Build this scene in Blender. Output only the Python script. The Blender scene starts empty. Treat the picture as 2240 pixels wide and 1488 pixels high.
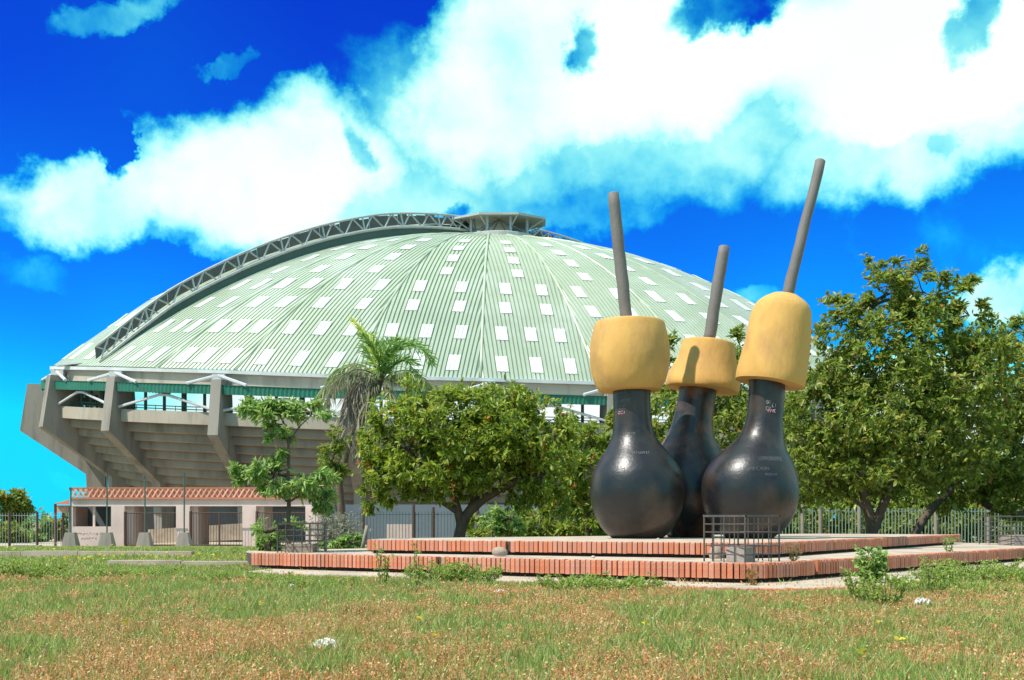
import bpy, math, random
import numpy as np
from mathutils import Vector, Matrix

# ------------------------------------------------------------------ camera
SC = bpy.context.scene
F, YH, EYE = 2300.0, 1140.0, 0.8          # focal length and horizon in photo pixels, eye height in metres
cam_d = bpy.data.cameras.new('camera'); cam = bpy.data.objects.new('camera', cam_d)
SC.collection.objects.link(cam); SC.camera = cam
cam.location = (0, 0, EYE); cam.rotation_euler = (math.pi / 2, 0, 0)
cam_d.sensor_width = 36; cam_d.lens = 36 * F / 2240; cam_d.shift_y = (YH - 744) / 2240
cam_d.clip_start = 0.1; cam_d.clip_end = 3000

SUN = Vector((-0.50, -0.30, 0.82)).normalized()
SUN_STRENGTH = 5.0
SKY_STRENGTH = 0.1
SC.view_settings.view_transform = 'Standard'; SC.view_settings.look = 'None'
SC.view_settings.exposure = 0.3; SC.view_settings.gamma = 1.0
SC.view_settings.use_curve_mapping = False
SC.cycles.max_bounces = 6; SC.cycles.diffuse_bounces = 3; SC.cycles.glossy_bounces = 3
SC.cycles.transmission_bounces = 4; SC.cycles.transparent_max_bounces = 6

# ------------------------------------------------------------------ sky
def build_world():
    w = bpy.data.worlds.new('World'); SC.world = w; w.use_nodes = True
    nt = w.node_tree; N = nt.nodes; L = nt.links; N.clear()
    def val(x): return x
    def m(op, a, b=None, c=None, clamp=False):
        n = N.new('ShaderNodeMath'); n.operation = op; n.use_clamp = clamp
        for i, v in enumerate((a, b, c)):
            if v is None: continue
            if isinstance(v, (int, float)): n.inputs[i].default_value = v
            else: L.new(v, n.inputs[i])
        return n.outputs[0]
    def sstep(x, a, b):
        n = N.new('ShaderNodeMapRange'); n.interpolation_type = 'SMOOTHSTEP'
        L.new(x, n.inputs[0]); n.inputs[1].default_value = a; n.inputs[2].default_value = b
        return n.outputs[0]
    tc = N.new('ShaderNodeTexCoord'); sep = N.new('ShaderNodeSeparateXYZ')
    L.new(tc.outputs['Generated'], sep.inputs[0])
    az = m('ARCTAN2', sep.outputs[0], sep.outputs[1]); el = m('ARCSINE', sep.outputs[2])
    def noise(scale, detail, rough, off=0.0, sx=1.0, sz=1.0):
        mp = N.new('ShaderNodeMapping'); L.new(tc.outputs['Generated'], mp.inputs[0])
        mp.inputs['Location'].default_value = (off, off * .7, off * 1.3); mp.inputs['Scale'].default_value = (sx, sx, sz)
        n = N.new('ShaderNodeTexNoise'); L.new(mp.outputs[0], n.inputs['Vector'])
        n.inputs['Scale'].default_value = scale; n.inputs['Detail'].default_value = detail
        n.inputs['Roughness'].default_value = rough
        return n.outputs[0]
    # cloud banks: centre (px), radii (px), tilt in degrees, weight
    banks = [(1480, 140, 470, 150, 6, 1.15), (1110, 150, 270, 170, 40, 1.05), (1980, 130, 360, 170, -4, 1.2), (1450, 200, 640, 210, 3, .72),
             (1250, 325, 520, 95, 0, .58), (2000, 290, 330, 110, 10, .76), (1180, 420, 330, 60, -5, .5),
             (580, 380, 320, 140, 14, 1.12), (255, 450, 205, 85, 8, 1.02), (860, 440, 240, 110, 0, .62),
             (380, 520, 360, 40, 0, .55), (90, 590, 160, 40, 0, .25),
             (250, 40, 110, 40, 15, .50), (500, 125, 60, 22, 18, .40), (2190, 640, 120, 60, 10, .7),
             (1680, 640, 60, 30, 0, .42), (120, 1060, 60, 30, 0, .32), (1240, 490, 40, 60, 0, .35),
             (1000, 930, 760, 150, 0, 1.0), (2000, 960, 420, 150, 0, .9)]  # added low banks, mostly hidden: whiten the gaps and cut teal ambient light
    # clear gaps inside the banks
    gaps = [(1300, 105, 40, 40, 30, .72), (1600, 18, 125, 38, 14, .95), (2120, 80, 55, 42, 40, .80),
            (800, 330, 30, 50, 0, .5), (250, 345, 32, 45, 0, .8), (1000, 455, 40, 30, 0, .45),
            (2090, 330, 20, 16, 0, .2)]
    wob1 = noise(9.0, 6, .62, 3.1); wob2 = noise(9.0, 6, .62, 11.7)
    azw = m('ADD', az, m('MULTIPLY', m('SUBTRACT', wob1, .5), .13))
    elw = m('ADD', el, m('MULTIPLY', m('SUBTRACT', wob2, .5), .11))
    def blob(b):
        px, py, rx, ry, tilt, wt = b
        a0 = math.atan((px - 1120) / F); e0 = math.atan((YH - py) / F * math.cos(a0))
        du = m('SUBTRACT', azw, a0); dv = m('SUBTRACT', elw, e0)
        t = math.radians(tilt); c, s = math.cos(t), math.sin(t)
        u = m('MULTIPLY_ADD', du, c / (rx / F), m('MULTIPLY', dv, s / (rx / F)))
        v = m('MULTIPLY_ADD', dv, c / (ry / F), m('MULTIPLY', du, -s / (ry / F)))
        d = m('ADD', m('MULTIPLY', u, u), m('MULTIPLY', v, v))
        return m('MULTIPLY', m('SUBTRACT', 1.0, sstep(d, 0.25, 1.75)), wt)
    fld = None
    for b in banks:
        v = blob(b); fld = v if fld is None else m('MAXIMUM', fld, v)
    for g in gaps: fld = m('SUBTRACT', fld, blob(g))
    # beyond the photographed part of the sky the same kind of cloud goes on, thickened to temper the blue ambient
    out = m('MAXIMUM', sstep(m('ABSOLUTE', az), .50, .75), sstep(el, .50, .75))
    bign = noise(2.3, 3, .5, 5.0, 1.0, 1.4)
    fo = m('MULTIPLY', m('SUBTRACT', bign, .36), 4.5, clamp=True)
    mixf = N.new('ShaderNodeMix'); L.new(out, mixf.inputs[0]); L.new(fld, mixf.inputs[2]); L.new(fo, mixf.inputs[3])
    fld = mixf.outputs[0]
    fine = noise(15.0, 9, .58, 1.0)
    bil = m('ABSOLUTE', m('SUBTRACT', noise(11.0, 5, .55, 6.4), .5))
    fld = m('ADD', fld, m('MULTIPLY', m('SUBTRACT', fine, .5), .42))
    fld = m('ADD', fld, m('MULTIPLY', m('SUBTRACT', noise(5.2, 3, .5, 9.3), .5), .85))
    fld = m('ADD', fld, m('MULTIPLY', m('SUBTRACT', .10, bil), .95))
    fld = m('MULTIPLY', fld, sstep(el, -.02, .03))
    mask = sstep(fld, .26, 1.22)
    mr = m('POWER', mask, 1.35, clamp=True); mg = m('POWER', sstep(fld, .18, .84), .85, clamp=True)
    mb = m('POWER', sstep(fld, .20, .95), .8, clamp=True)
    sky = N.new('ShaderNodeTexSky'); sky.sky_type = 'NISHITA'; sky.sun_disc = False
    sky.sun_elevation = math.asin(SUN.z); sky.sun_rotation = math.atan2(SUN.x, SUN.y) % (2 * math.pi)
    sky.altitude = 200; sky.air_density = 1.0; sky.dust_density = .3; sky.ozone_density = 2.0
    gm = N.new('ShaderNodeSeparateColor'); L.new(sky.outputs[0], gm.inputs[0])
    # strongly saturated sky: the green channel falls off fast with height, red is almost gone
    R = m('MULTIPLY', gm.outputs[0], .02)
    G0 = None; lift = m('MULTIPLY_ADD', noise(3.2, 2, .5, 8.0), 1.5, .25)
    G = m('MULTIPLY', m('MULTIPLY', m('POWER', m('MULTIPLY', gm.outputs[1], .25), 2.7), 3.2), lift)
    G = m('MINIMUM', G, 6.1)
    B = m('MINIMUM', m('ADD', m('MULTIPLY', gm.outputs[2], 1.45), m('MULTIPLY', G, .45)), 8.8)
    def lerp(a, b, t): return m('ADD', m('MULTIPLY', a, m('SUBTRACT', 1.0, t)), m('MULTIPLY', b, t))
    shade = m('MULTIPLY_ADD', noise(7.0, 4, .5, 2.2), 1.6, 7.6)
    cc = N.new('ShaderNodeCombineColor')
    L.new(lerp(R, m('MULTIPLY', shade, .98), mr), cc.inputs[0]); L.new(lerp(G, shade, mg), cc.inputs[1])
    L.new(lerp(B, m('MULTIPLY', shade, 1.0), mb), cc.inputs[2])
    bg = N.new('ShaderNodeBackground'); bg.inputs['Strength'].default_value = SKY_STRENGTH
    L.new(cc.outputs[0], bg.inputs[0])
    o = N.new('ShaderNodeOutputWorld'); L.new(bg.outputs[0], o.inputs[0])
build_world()

sd = bpy.data.lights.new('sun', 'SUN'); sd.energy = SUN_STRENGTH; sd.angle = math.radians(.53); sd.color = (1.0, .94, .84)
so = bpy.data.objects.new('sun', sd); SC.collection.objects.link(so)
so.rotation_euler = (-SUN).to_track_quat('-Z', 'Y').to_euler(); so.location = (-40, -20, 60)

# ------------------------------------------------------------------ helpers
def W(px, py, Y): return Vector(((px - 1120) / F * Y, Y, EYE + (YH - py) / F * Y))
def gz(Y):                                   # ground height: flat plaza, gently falling towards the gates
    return 0.0 if Y < 28 else (-0.8 * (Y - 28) / 36 if Y < 64 else -0.8)
def tag(o, label=None, cat=None, group=None, kind=None):
    if label: o['label'] = label
    if cat: o['category'] = cat
    if group: o['group'] = group
    if kind: o['kind'] = kind
    return o
def origin(o):
    v = Vector((0, 0, 0))
    while o is not None: v += o.location; o = o.parent
    return v
def empty(name, loc, label, cat, group=None):
    o = bpy.data.objects.new(name, None); SC.collection.objects.link(o); o.location = loc
    o.empty_display_size = .2
    return tag(o, label, cat, group)
def link(name, me, mat=None, parent=None, loc=(0, 0, 0), rz=0.0):
    o = bpy.data.objects.new(name, me); SC.collection.objects.link(o)
    if mat and not me.materials: me.materials.append(mat)
    o.parent = parent; o.location = loc; o.rotation_euler[2] = rz
    return o
class MB:
    def __init__(s): s.v = []; s.f = []
    def quad(s, *p):
        i = len(s.v); s.v += [tuple(q) for q in p]; s.f.append(tuple(range(i, i + len(p)))); return s
    def box(s, lo, hi):
        (x0, y0, z0), (x1, y1, z1) = lo, hi; i = len(s.v)
        s.v += [(x0, y0, z0), (x1, y0, z0), (x1, y1, z0), (x0, y1, z0), (x0, y0, z1), (x1, y0, z1), (x1, y1, z1), (x0, y1, z1)]
        s.f += [(i, i + 3, i + 2, i + 1), (i + 4, i + 5, i + 6, i + 7), (i, i + 1, i + 5, i + 4), (i + 1, i + 2, i + 6, i + 5), (i + 2, i + 3, i + 7, i + 6), (i + 3, i, i + 4, i + 7)]
        return s
    def hexa(s, b, t):                        # four bottom points, four top points
        i = len(s.v); s.v += [tuple(q) for q in list(b) + list(t)]
        s.f += [(i + 3, i + 2, i + 1, i), (i + 4, i + 5, i + 6, i + 7)] + [(i + k, i + (k + 1) % 4, i + 4 + (k + 1) % 4, i + 4 + k) for k in range(4)]
        return s
    def tube(s, pts, rad, n=8, cap=True):
        pts = [Vector(p) for p in pts]
        if not hasattr(rad, '__len__'): rad = [rad] * len(pts)
        i0 = len(s.v); ref = None
        for k, p in enumerate(pts):
            t = (pts[min(k + 1, len(pts) - 1)] - pts[max(k - 1, 0)]).normalized()
            if ref is None: ref = Vector((0, 0, 1)) if abs(t.z) < .9 else Vector((1, 0, 0))
            a = (ref - t * ref.dot(t)).normalized(); b = t.cross(a); ref = a
            for j in range(n):
                th = 2 * math.pi * j / n
                s.v.append(tuple(p + (a * math.cos(th) + b * math.sin(th)) * rad[k]))
        for k in range(len(pts) - 1):
            for j in range(n):
                s.f.append((i0 + k * n + j, i0 + k * n + (j + 1) % n, i0 + (k + 1) * n + (j + 1) % n, i0 + (k + 1) * n + j))
        if cap:
            s.f.append(tuple(i0 + j for j in range(n))[::-1]); e = i0 + (len(pts) - 1) * n; s.f.append(tuple(e + j for j in range(n)))
        return s
    def prism(s, poly, z0, z1):
        n = len(poly); i = len(s.v)
        s.v += [(p[0], p[1], z0) for p in poly] + [(p[0], p[1], z1) for p in poly]
        s.f += [tuple(range(i, i + n))[::-1], tuple(range(i + n, i + 2 * n))]
        s.f += [(i + k, i + (k + 1) % n, i + n + (k + 1) % n, i + n + k) for k in range(n)]
        return s
    def mesh(s, name, off=Vector((0, 0, 0)), smooth=False):
        me = bpy.data.meshes.new(name)
        me.from_pydata([(a - off.x, b - off.y, c - off.z) for a, b, c in s.v], [], s.f); me.update()
        if smooth: me.shade_smooth()
        return me
    def build(s, name, mat, parent=None, smooth=False):
        off = origin(parent) if parent else Vector((0, 0, 0))
        return link(name, s.mesh(name, off, smooth), mat, parent)
def big_mesh(name, V, Fq, col=None, off=Vector((0, 0, 0)), smooth=False):
    """numpy mesh: V (n,3), Fq list of (faces arrays), optional per-vertex colour"""
    me = bpy.data.meshes.new(name); V = V - np.array(off)
    me.vertices.add(len(V)); me.vertices.foreach_set('co', V.astype(np.float32).ravel())
    tot = sum(a.size for a in Fq); me.loops.add(tot)
    me.loops.foreach_set('vertex_index', np.concatenate([a.ravel() for a in Fq]).astype(np.int32))
    cnt = np.concatenate([np.full(len(a), a.shape[1]) for a in Fq]); st = np.concatenate([[0], np.cumsum(cnt)[:-1]])
    me.polygons.add(len(cnt)); me.polygons.foreach_set('loop_start', st.astype(np.int32))
    if smooth: me.polygons.foreach_set('use_smooth', np.ones(len(cnt), bool))
    me.update(calc_edges=True)
    if col is not None:
        a = me.color_attributes.new('tint', 'FLOAT_COLOR', 'POINT')
        a.data.foreach_set('color', np.c_[col, np.ones(len(col))].astype(np.float32).ravel())
    return me
def vnoise(x, y, scale, seed):
    r = np.random.default_rng(seed).random((64, 64)); x = x * scale; y = y * scale
    i = np.floor(x).astype(int); j = np.floor(y).astype(int); u = x - i; v = y - j
    u = u * u * (3 - 2 * u); v = v * v * (3 - 2 * v); g = lambda a, b: r[a % 64, b % 64]
    return (g(i, j) * (1 - u) + g(i + 1, j) * u) * (1 - v) + (g(i, j + 1) * (1 - u) + g(i + 1, j + 1) * u) * v

# ------------------------------------------------------------------ materials
def pm(name, c1, c2=None, scale=4.0, rough=.7, bump=0.0, bscale=None, metal=0.0, objrand=0.0, stain=None, stain_scale=.6,
       stain_amt=.5, coat=0.0, detail=6, stretch=(1, 1, 1), spec=.5, trans=0.0):
    mt = bpy.data.materials.new(name); mt.use_nodes = True; nt = mt.node_tree; N = nt.nodes; L = nt.links
    b = N['Principled BSDF']; b.inputs['Roughness'].default_value = rough; b.inputs['Metallic'].default_value = metal
    b.inputs['Specular IOR Level'].default_value = spec
    if coat: b.inputs['Coat Weight'].default_value = coat; b.inputs['Coat Roughness'].default_value = .15
    tc = N.new('ShaderNodeTexCoord'); mp = N.new('ShaderNodeMapping'); L.new(tc.outputs['Object'], mp.inputs[0])
    mp.inputs['Scale'].default_value = stretch
    def noise(sc, d=detail):
        n = N.new('ShaderNodeTexNoise'); L.new(mp.outputs[0], n.inputs['Vector']); n.inputs['Scale'].default_value = sc
        n.inputs['Detail'].default_value = d; n.inputs['Roughness'].default_value = .6; return n.outputs[0]
    def mix(f, a, c):
        n = N.new('ShaderNodeMix'); n.data_type = 'RGBA'
        if isinstance(f, float): n.inputs[0].default_value = f
        else: L.new(f, n.inputs[0])
        for k, v in ((6, a), (7, c)):
            if isinstance(v, tuple): n.inputs[k].default_value = (*v, 1)
            else: L.new(v, n.inputs[k])
        return n.outputs[2]
    def ramp(x, a, c):
        n = N.new('ShaderNodeMapRange'); L.new(x, n.inputs[0]); n.inputs[1].default_value = a; n.inputs[2].default_value = c; return n.outputs[0]
    col = mix(ramp(noise(scale), .3, .7), c1, c2 or c1)
    if stain:
        sm = N.new('ShaderNodeMath'); sm.operation = 'MULTIPLY'; L.new(ramp(noise(stain_scale), .48, .7), sm.inputs[0]); sm.inputs[1].default_value = stain_amt
        col = mix(sm.outputs[0], col, stain)
    if objrand:
        oi = N.new('ShaderNodeObjectInfo'); hs = N.new('ShaderNodeHueSaturation'); L.new(col, hs.inputs['Color'])
        a = N.new('ShaderNodeMapRange'); L.new(oi.outputs['Random'], a.inputs[0]); a.inputs[3].default_value = 1 - objrand; a.inputs[4].default_value = 1 + objrand
        L.new(a.outputs[0], hs.inputs['Value'])
        wn = N.new('ShaderNodeTexWhiteNoise'); wn.noise_dimensions = '1D'; L.new(oi.outputs['Random'], wn.inputs['W'])
        a2 = N.new('ShaderNodeMapRange'); L.new(wn.outputs[0], a2.inputs[0]); a2.inputs[3].default_value = .88; a2.inputs[4].default_value = 1.06
        L.new(a2.outputs[0], hs.inputs['Saturation']); col = hs.outputs[0]
    L.new(col, b.inputs['Base Color'])
    if bump:
        bp = N.new('ShaderNodeBump'); bp.inputs['Strength'].default_value = bump; bp.inputs['Distance'].default_value = .02
        L.new(noise(bscale or scale * 4, 5), bp.inputs['Height']); L.new(bp.outputs[0], b.inputs['Normal'])
    if trans:
        tr = N.new('ShaderNodeBsdfTranslucent'); L.new(col, tr.inputs[0]); ms = N.new('ShaderNodeMixShader'); ms.inputs[0].default_value = trans
        L.new(b.outputs[0], ms.inputs[1]); L.new(tr.outputs[0], ms.inputs[2]); L.new(ms.outputs[0], N['Material Output'].inputs[0])
    return mt
def leafmat(name, rough=.38, trans=.3, spec=.5):
    mt = bpy.data.materials.new(name); mt.use_nodes = True; nt = mt.node_tree; N = nt.nodes; L = nt.links
    b = N['Principled BSDF']; b.inputs['Roughness'].default_value = rough; b.inputs['Specular IOR Level'].default_value = spec
    at = N.new('ShaderNodeAttribute'); at.attribute_name = 'tint'; L.new(at.outputs['Color'], b.inputs['Base Color'])
    hs = N.new('ShaderNodeHueSaturation'); hs.inputs['Value'].default_value = 1.5; hs.inputs['Hue'].default_value = .485; L.new(at.outputs['Color'], hs.inputs['Color'])
    tr = N.new('ShaderNodeBsdfTranslucent'); L.new(hs.outputs[0], tr.inputs[0])
    ms = N.new('ShaderNodeMixShader'); ms.inputs[0].default_value = trans
    L.new(b.outputs[0], ms.inputs[1]); L.new(tr.outputs[0], ms.inputs[2]); L.new(ms.outputs[0], N['Material Output'].inputs[0])
    return mt
M = {}
M['concrete'] = pm('concrete', (.24, .21, .175), (.31, .275, .235), .5, .85, .35, 6, stain=(.11, .095, .08), stain_scale=.9, stain_amt=.75, stretch=(1, 1, .16))
M['step'] = pm('stand_concrete', (.255, .215, .17), (.325, .275, .225), .6, .9, .3, 6, stain=(.12, .10, .08), stain_scale=.9, stain_amt=.6, stretch=(1, 1, .3))
M['beam'] = pm('weathered_beam', (.36, .30, .235), (.46, .395, .315), .6, .85, .3, 6, stain=(.16, .14, .12), stain_scale=1.2, stain_amt=.6, stretch=(1, 1, .2))
M['plinth'] = pm('plinth_concrete', (.43, .335, .255), (.54, .44, .345), 2.2, .9, .4, 30, stain=(.24, .18, .14), stain_scale=1.5, stain_amt=.6)
M['brick'] = pm('brick', (.50, .158, .085), (.58, .22, .125), 9, .8, .5, 60, objrand=.13, stain=(.55, .36, .26), stain_scale=4, stain_amt=.4)
M['mortar'] = pm('mortar', (.06, .045, .035), (.10, .078, .06), 12, .95, .5, 60)
M['roof'] = pm('roof_paint', (.365, .43, .295), (.435, .495, .355), .25, .36, .05, 8, spec=.7, objrand=.05, stain=(.56, .60, .50), stain_scale=.16, stain_amt=.8, detail=9)
M['skylight'] = pm('skylight', (.86, .87, .83), (.76, .77, .72), .5, .4, 0, trans=.15, stain=(.62, .62, .58), stain_scale=1.4, stain_amt=.5)
M['gutter'] = pm('white_gutter', (.66, .66, .64), (.52, .52, .50), 1.5, .5, .1, 8)
M['steel'] = pm('grey_steel', (.40, .41, .40), (.48, .49, .47), 1.5, .5, .1, 10, metal=.2, stain=(.25, .2, .16), stain_scale=2, stain_amt=.3)
M['lsteel'] = pm('pale_steel', (.62, .62, .62), (.52, .52, .53), 1.5, .5, .1, 10)
M['dark'] = pm('dark_sheet', (.085, .088, .080), (.125, .125, .115), .8, .7, .1)
M['green'] = pm('green_fascia', (.012, .125, .075), (.018, .16, .10), .6, .5, .05, stain=(.05, .17, .13), stain_scale=.5, stain_amt=.5)
M['kerb_green'] = pm('kerb_sheet_paint', (.05, .085, .07), (.07, .11, .09), .6, .6, .1)
M['greenpost'] = pm('green_post', (.05, .095, .08), (.07, .12, .10), 3, .5, .1, stain=(.12, .08, .05), stain_scale=4, stain_amt=.5)
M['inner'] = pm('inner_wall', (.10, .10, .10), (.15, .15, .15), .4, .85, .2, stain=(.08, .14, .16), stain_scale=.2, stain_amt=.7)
M['shed'] = pm('shed_sheet', (.10, .125, .15), (.14, .165, .19), .5, .7, .1)
M['pink'] = pm('pink_plaster', (.66, .485, .435), (.73, .55, .50), 1.0, .85, .2, 12, stain=(.42, .33, .30), stain_scale=.8, stain_amt=.5, stretch=(1, 1, .5))
M['terra'] = pm('terracotta', (.47, .16, .08), (.58, .23, .13), 3, .8, .3, 20, objrand=.15)
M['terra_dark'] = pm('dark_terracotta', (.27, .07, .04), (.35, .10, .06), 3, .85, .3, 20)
M['terra_pale'] = pm('pale_terracotta', (.66, .33, .21), (.74, .43, .31), 3, .8, .3, 20, objrand=.15)
M['rust'] = pm('rusty_iron', (.075, .045, .035), (.12, .065, .05), 8, .65, .3, 40, metal=.3)
M['cage'] = pm('cage_iron', (.085, .075, .07), (.14, .125, .12), 9, .5, .3, 50, metal=.4, stain=(.16, .09, .06), stain_scale=8, stain_amt=.6)
M['dirt'] = pm('dirt', (.42, .34, .25), (.52, .43, .33), .8, .95, .4, 8)
M['rock'] = pm('rock', (.30, .22, .17), (.40, .31, .25), 6, .9, .6, 18)
M['block'] = pm('planter_block', (.27, .22, .20), (.35, .295, .265), 4, .9, .4, 30)
M['litter'] = pm('litter', (.72, .74, .75), (.6, .62, .66), 20, .4, .2)
M['bark'] = pm('bark', (.075, .052, .038), (.15, .105, .075), 5, .9, .9, 14, stretch=(1, 1, .35))
M['barkg'] = pm('pale_bark', (.22, .19, .155), (.32, .28, .23), 4, .9, .8, 12, stretch=(1, 1, .5))
M['cap'] = pm('ochre_plaster', (.56, .30, .070), (.64, .365, .105), 1.1, .85, .9, 5, stain=(.36, .20, .075), stain_scale=2.0, stain_amt=.7, stretch=(1, 1, .5), detail=10)
M['gourd'] = pm('black_gloss', (.007, .008, .011), (.018, .016, .017), 2.2, .37, .25, 14, stain=(.085, .050, .032), stain_scale=1.0, stain_amt=.8, coat=.08, spec=.5)
M['gourd_worn'] = pm('black_gloss_worn', (.009, .010, .013), (.022, .018, .017), 2.2, .42, .25, 14, stain=(.30, .10, .035), stain_scale=1.2, stain_amt=.9, coat=.15)
M['stick'] = pm('grey_stick', (.135, .12, .11), (.19, .165, .15), 2.5, .7, .4, 18, stretch=(1, 1, .4))
M['chalk'] = pm('chalk', (.28, .28, .29), (.16, .165, .17), 30, .9)
M['pinkpaint'] = pm('pink_paint', (.60, .22, .30), (.5, .3, .36), 30, .9)
M['redink'] = pm('red_ink', (.60, .38, .36), (.56, .33, .32), 12, .9)
M['leaf'] = leafmat('leaf', .42, .42, .5); M['leafdull'] = leafmat('leaf_dull', .6, .3, .3); M['grass'] = leafmat('grass_blade', .55, .35, .35)
def ground_mat():
    mt = pm('ground_soil', (.17, .17, .07), (.28, .21, .12), 1.6, .95, .6, 12, stain=(.10, .13, .035), stain_scale=.5, stain_amt=.8); return mt
M['ground'] = ground_mat()

# ------------------------------------------------------------------ ground
def build_ground():
    ys = [-60, -10, 0, 4, 8, 14, 20, 28, 34, 40, 46, 52, 58, 64, 70, 90, 140, 300, 900, 2000]; xs = [-2000, -400, -120, -60, -30, -15, -8, 0, 8, 15, 30, 60, 120, 400, 2000]
    mb = MB()
    for y in ys:
        for x in xs: mb.v.append((x, y, gz(y)))
    n = len(xs)
    for j in range(len(ys) - 1):
        for i in range(n - 1): mb.f.append((j * n + i, j * n + i + 1, (j + 1) * n + i + 1, (j + 1) * n + i))
    tag(mb.build('ground', M['ground']), kind='structure')
    p = MB()
    p.quad(W(380, 1202, 0) * 0 + Vector((-21.5, 50, gz(50) + .012)), Vector((-9, 50, gz(50) + .012)), Vector((-9, 64, gz(64) + .012)), Vector((-23, 64, gz(64) + .012)))
    p.quad(Vector((-40, 64, -.788)), Vector((10, 64, -.788)), Vector((10, 100, -.788)), Vector((-40, 100, -.788)))
    tag(p.build('path', M['dirt']), kind='structure')
build_ground()

# ------------------------------------------------------------------ the domed arena
CX, CY, DA, DB, ROT, ZA, PW, SE = -1.905, 95.0, 36.633, 18.421, .158, 26.15, 2.034, 2.394
def ringE(ph):
    c, s = math.cos(ph), math.sin(ph)
    ex = DA * math.copysign(abs(c) ** (2 / SE), c); ey = DB * math.copysign(abs(s) ** (2 / SE), s)
    return Vector((ex * math.cos(ROT) - ey * math.sin(ROT), ex * math.sin(ROT) + ey * math.cos(ROT), 0))
NR = 1440
_d = [ringE(2 * math.pi * i / 7200) for i in range(7200)]; _d.append(_d[0])
_s = np.concatenate([[0], np.cumsum([(b - a).length for a, b in zip(_d[:-1], _d[1:])])]); _a = np.array([tuple(p) for p in _d])
RP = [Vector((float(np.interp(t, _s, _a[:, 0])), float(np.interp(t, _s, _a[:, 1])), 0)) for t in np.linspace(0, _s[-1], NR, endpoint=False)]
RPX = np.array([1120 + F * (CX + p.x) / (CY + p.y) for p in RP]); RY = np.array([CY + p.y for p in RP])
IL, IR = int(RPX.argmin()), int(RPX.argmax())
if IR < IL: IR += NR
EXX = [100, 130, 235, 490, 700, 1060, 1290, 1500, 1700, 1900, 2000]; EYY = [803, 803, 805, 812, 820, 829, 836, 843, 851, 860, 865]
tz = EYE + (YH - np.interp(RPX, EXX, EYY)) / F * RY
ZE = np.zeros(NR)
for i in range(IL, IR + 1): ZE[i % NR] = tz[i % NR]
nb = NR - (IR - IL)
for k in range(1, nb): ZE[(IR + k) % NR] = tz[IR % NR] + (tz[IL] - tz[IR % NR]) * k / nb
def ring(i):                                  # fractional index -> E vector, eave height, outward normal
    i0 = math.floor(i); u = i - i0; a, b = RP[i0 % NR], RP[(i0 + 1) % NR]
    p = a.lerp(b, u); z = ZE[i0 % NR] * (1 - u) + ZE[(i0 + 1) % NR] * u
    t = (RP[(i0 + 4) % NR] - RP[(i0 - 3) % NR]).normalized(); n = Vector((t.y, -t.x, 0))
    if n.dot(p) < 0: n = -n
    return p, z, n
def at_px(px):
    seg = RPX[[k % NR for k in range(IL, IR + 1)]]
    k = int(np.argmin(abs(seg - px)))
    return IL + k
def dome(p, z, rho): return Vector((CX + p.x * rho, CY + p.y * rho, z + (ZA - z) * (1 - rho ** PW)))
def ringpt(i, off, dz):                       # a point at the eave ring, moved outwards and in height
    p, z, n = ring(i); return Vector((CX + p.x, CY + p.y, z + dz)) + n * off

ARENA = empty('domed_arena', (CX, CY, -.8), 'huge arena with ribbed pale green dome on slanting concrete buttresses', 'arena')
TRI = at_px(213)
front = [TRI] + [at_px(x) for x in (345, 515, 770, 1050, 1310, 1550, 1760, 1905)] + [IR + 4]
seams = list(front)
# the rest of the ring, behind
rest = NR - (front[-1] - front[0]); nb_ = 12
back = [front[-1] + rest * k / nb_ for k in range(1, nb_)]
allseams = front + back + [front[0] + NR]
COURSES = [1.0, .86, .70, .53, .36, .20, .085]
pE, pZ, _ = ring(at_px(1050))
def py_of(rho):
    q = dome(pE, pZ, rho); return YH - F * (q.z - EYE) / q.y
def rho_at(py):
    a, b = .05, 1.0
    for _ in range(40):
        c = (a + b) / 2
        if py_of(c) < py: a = c
        else: b = c
    return (a + b) / 2
SKY_ROWS = [(798, 17, (.18, .48, .78)), (731, 14, (.18, .48, .78)), (675, 12, (.24, .73)), (633, 11, (.24, .74)),
            (599, 8, (.5,)), (571, 6.5, (.5,)), (549, 5, (.5,)), (532, 3.5, (.5,))]
SKY_ROWS = [(rho_at(y), abs(rho_at(y + h) - rho_at(y - h)) / 2, fr) for y, h, fr in SKY_ROWS]
PITCH = .32; PROF = [(0, 0), (.06, 0), (.085, .11), (.295, .11)]
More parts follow.
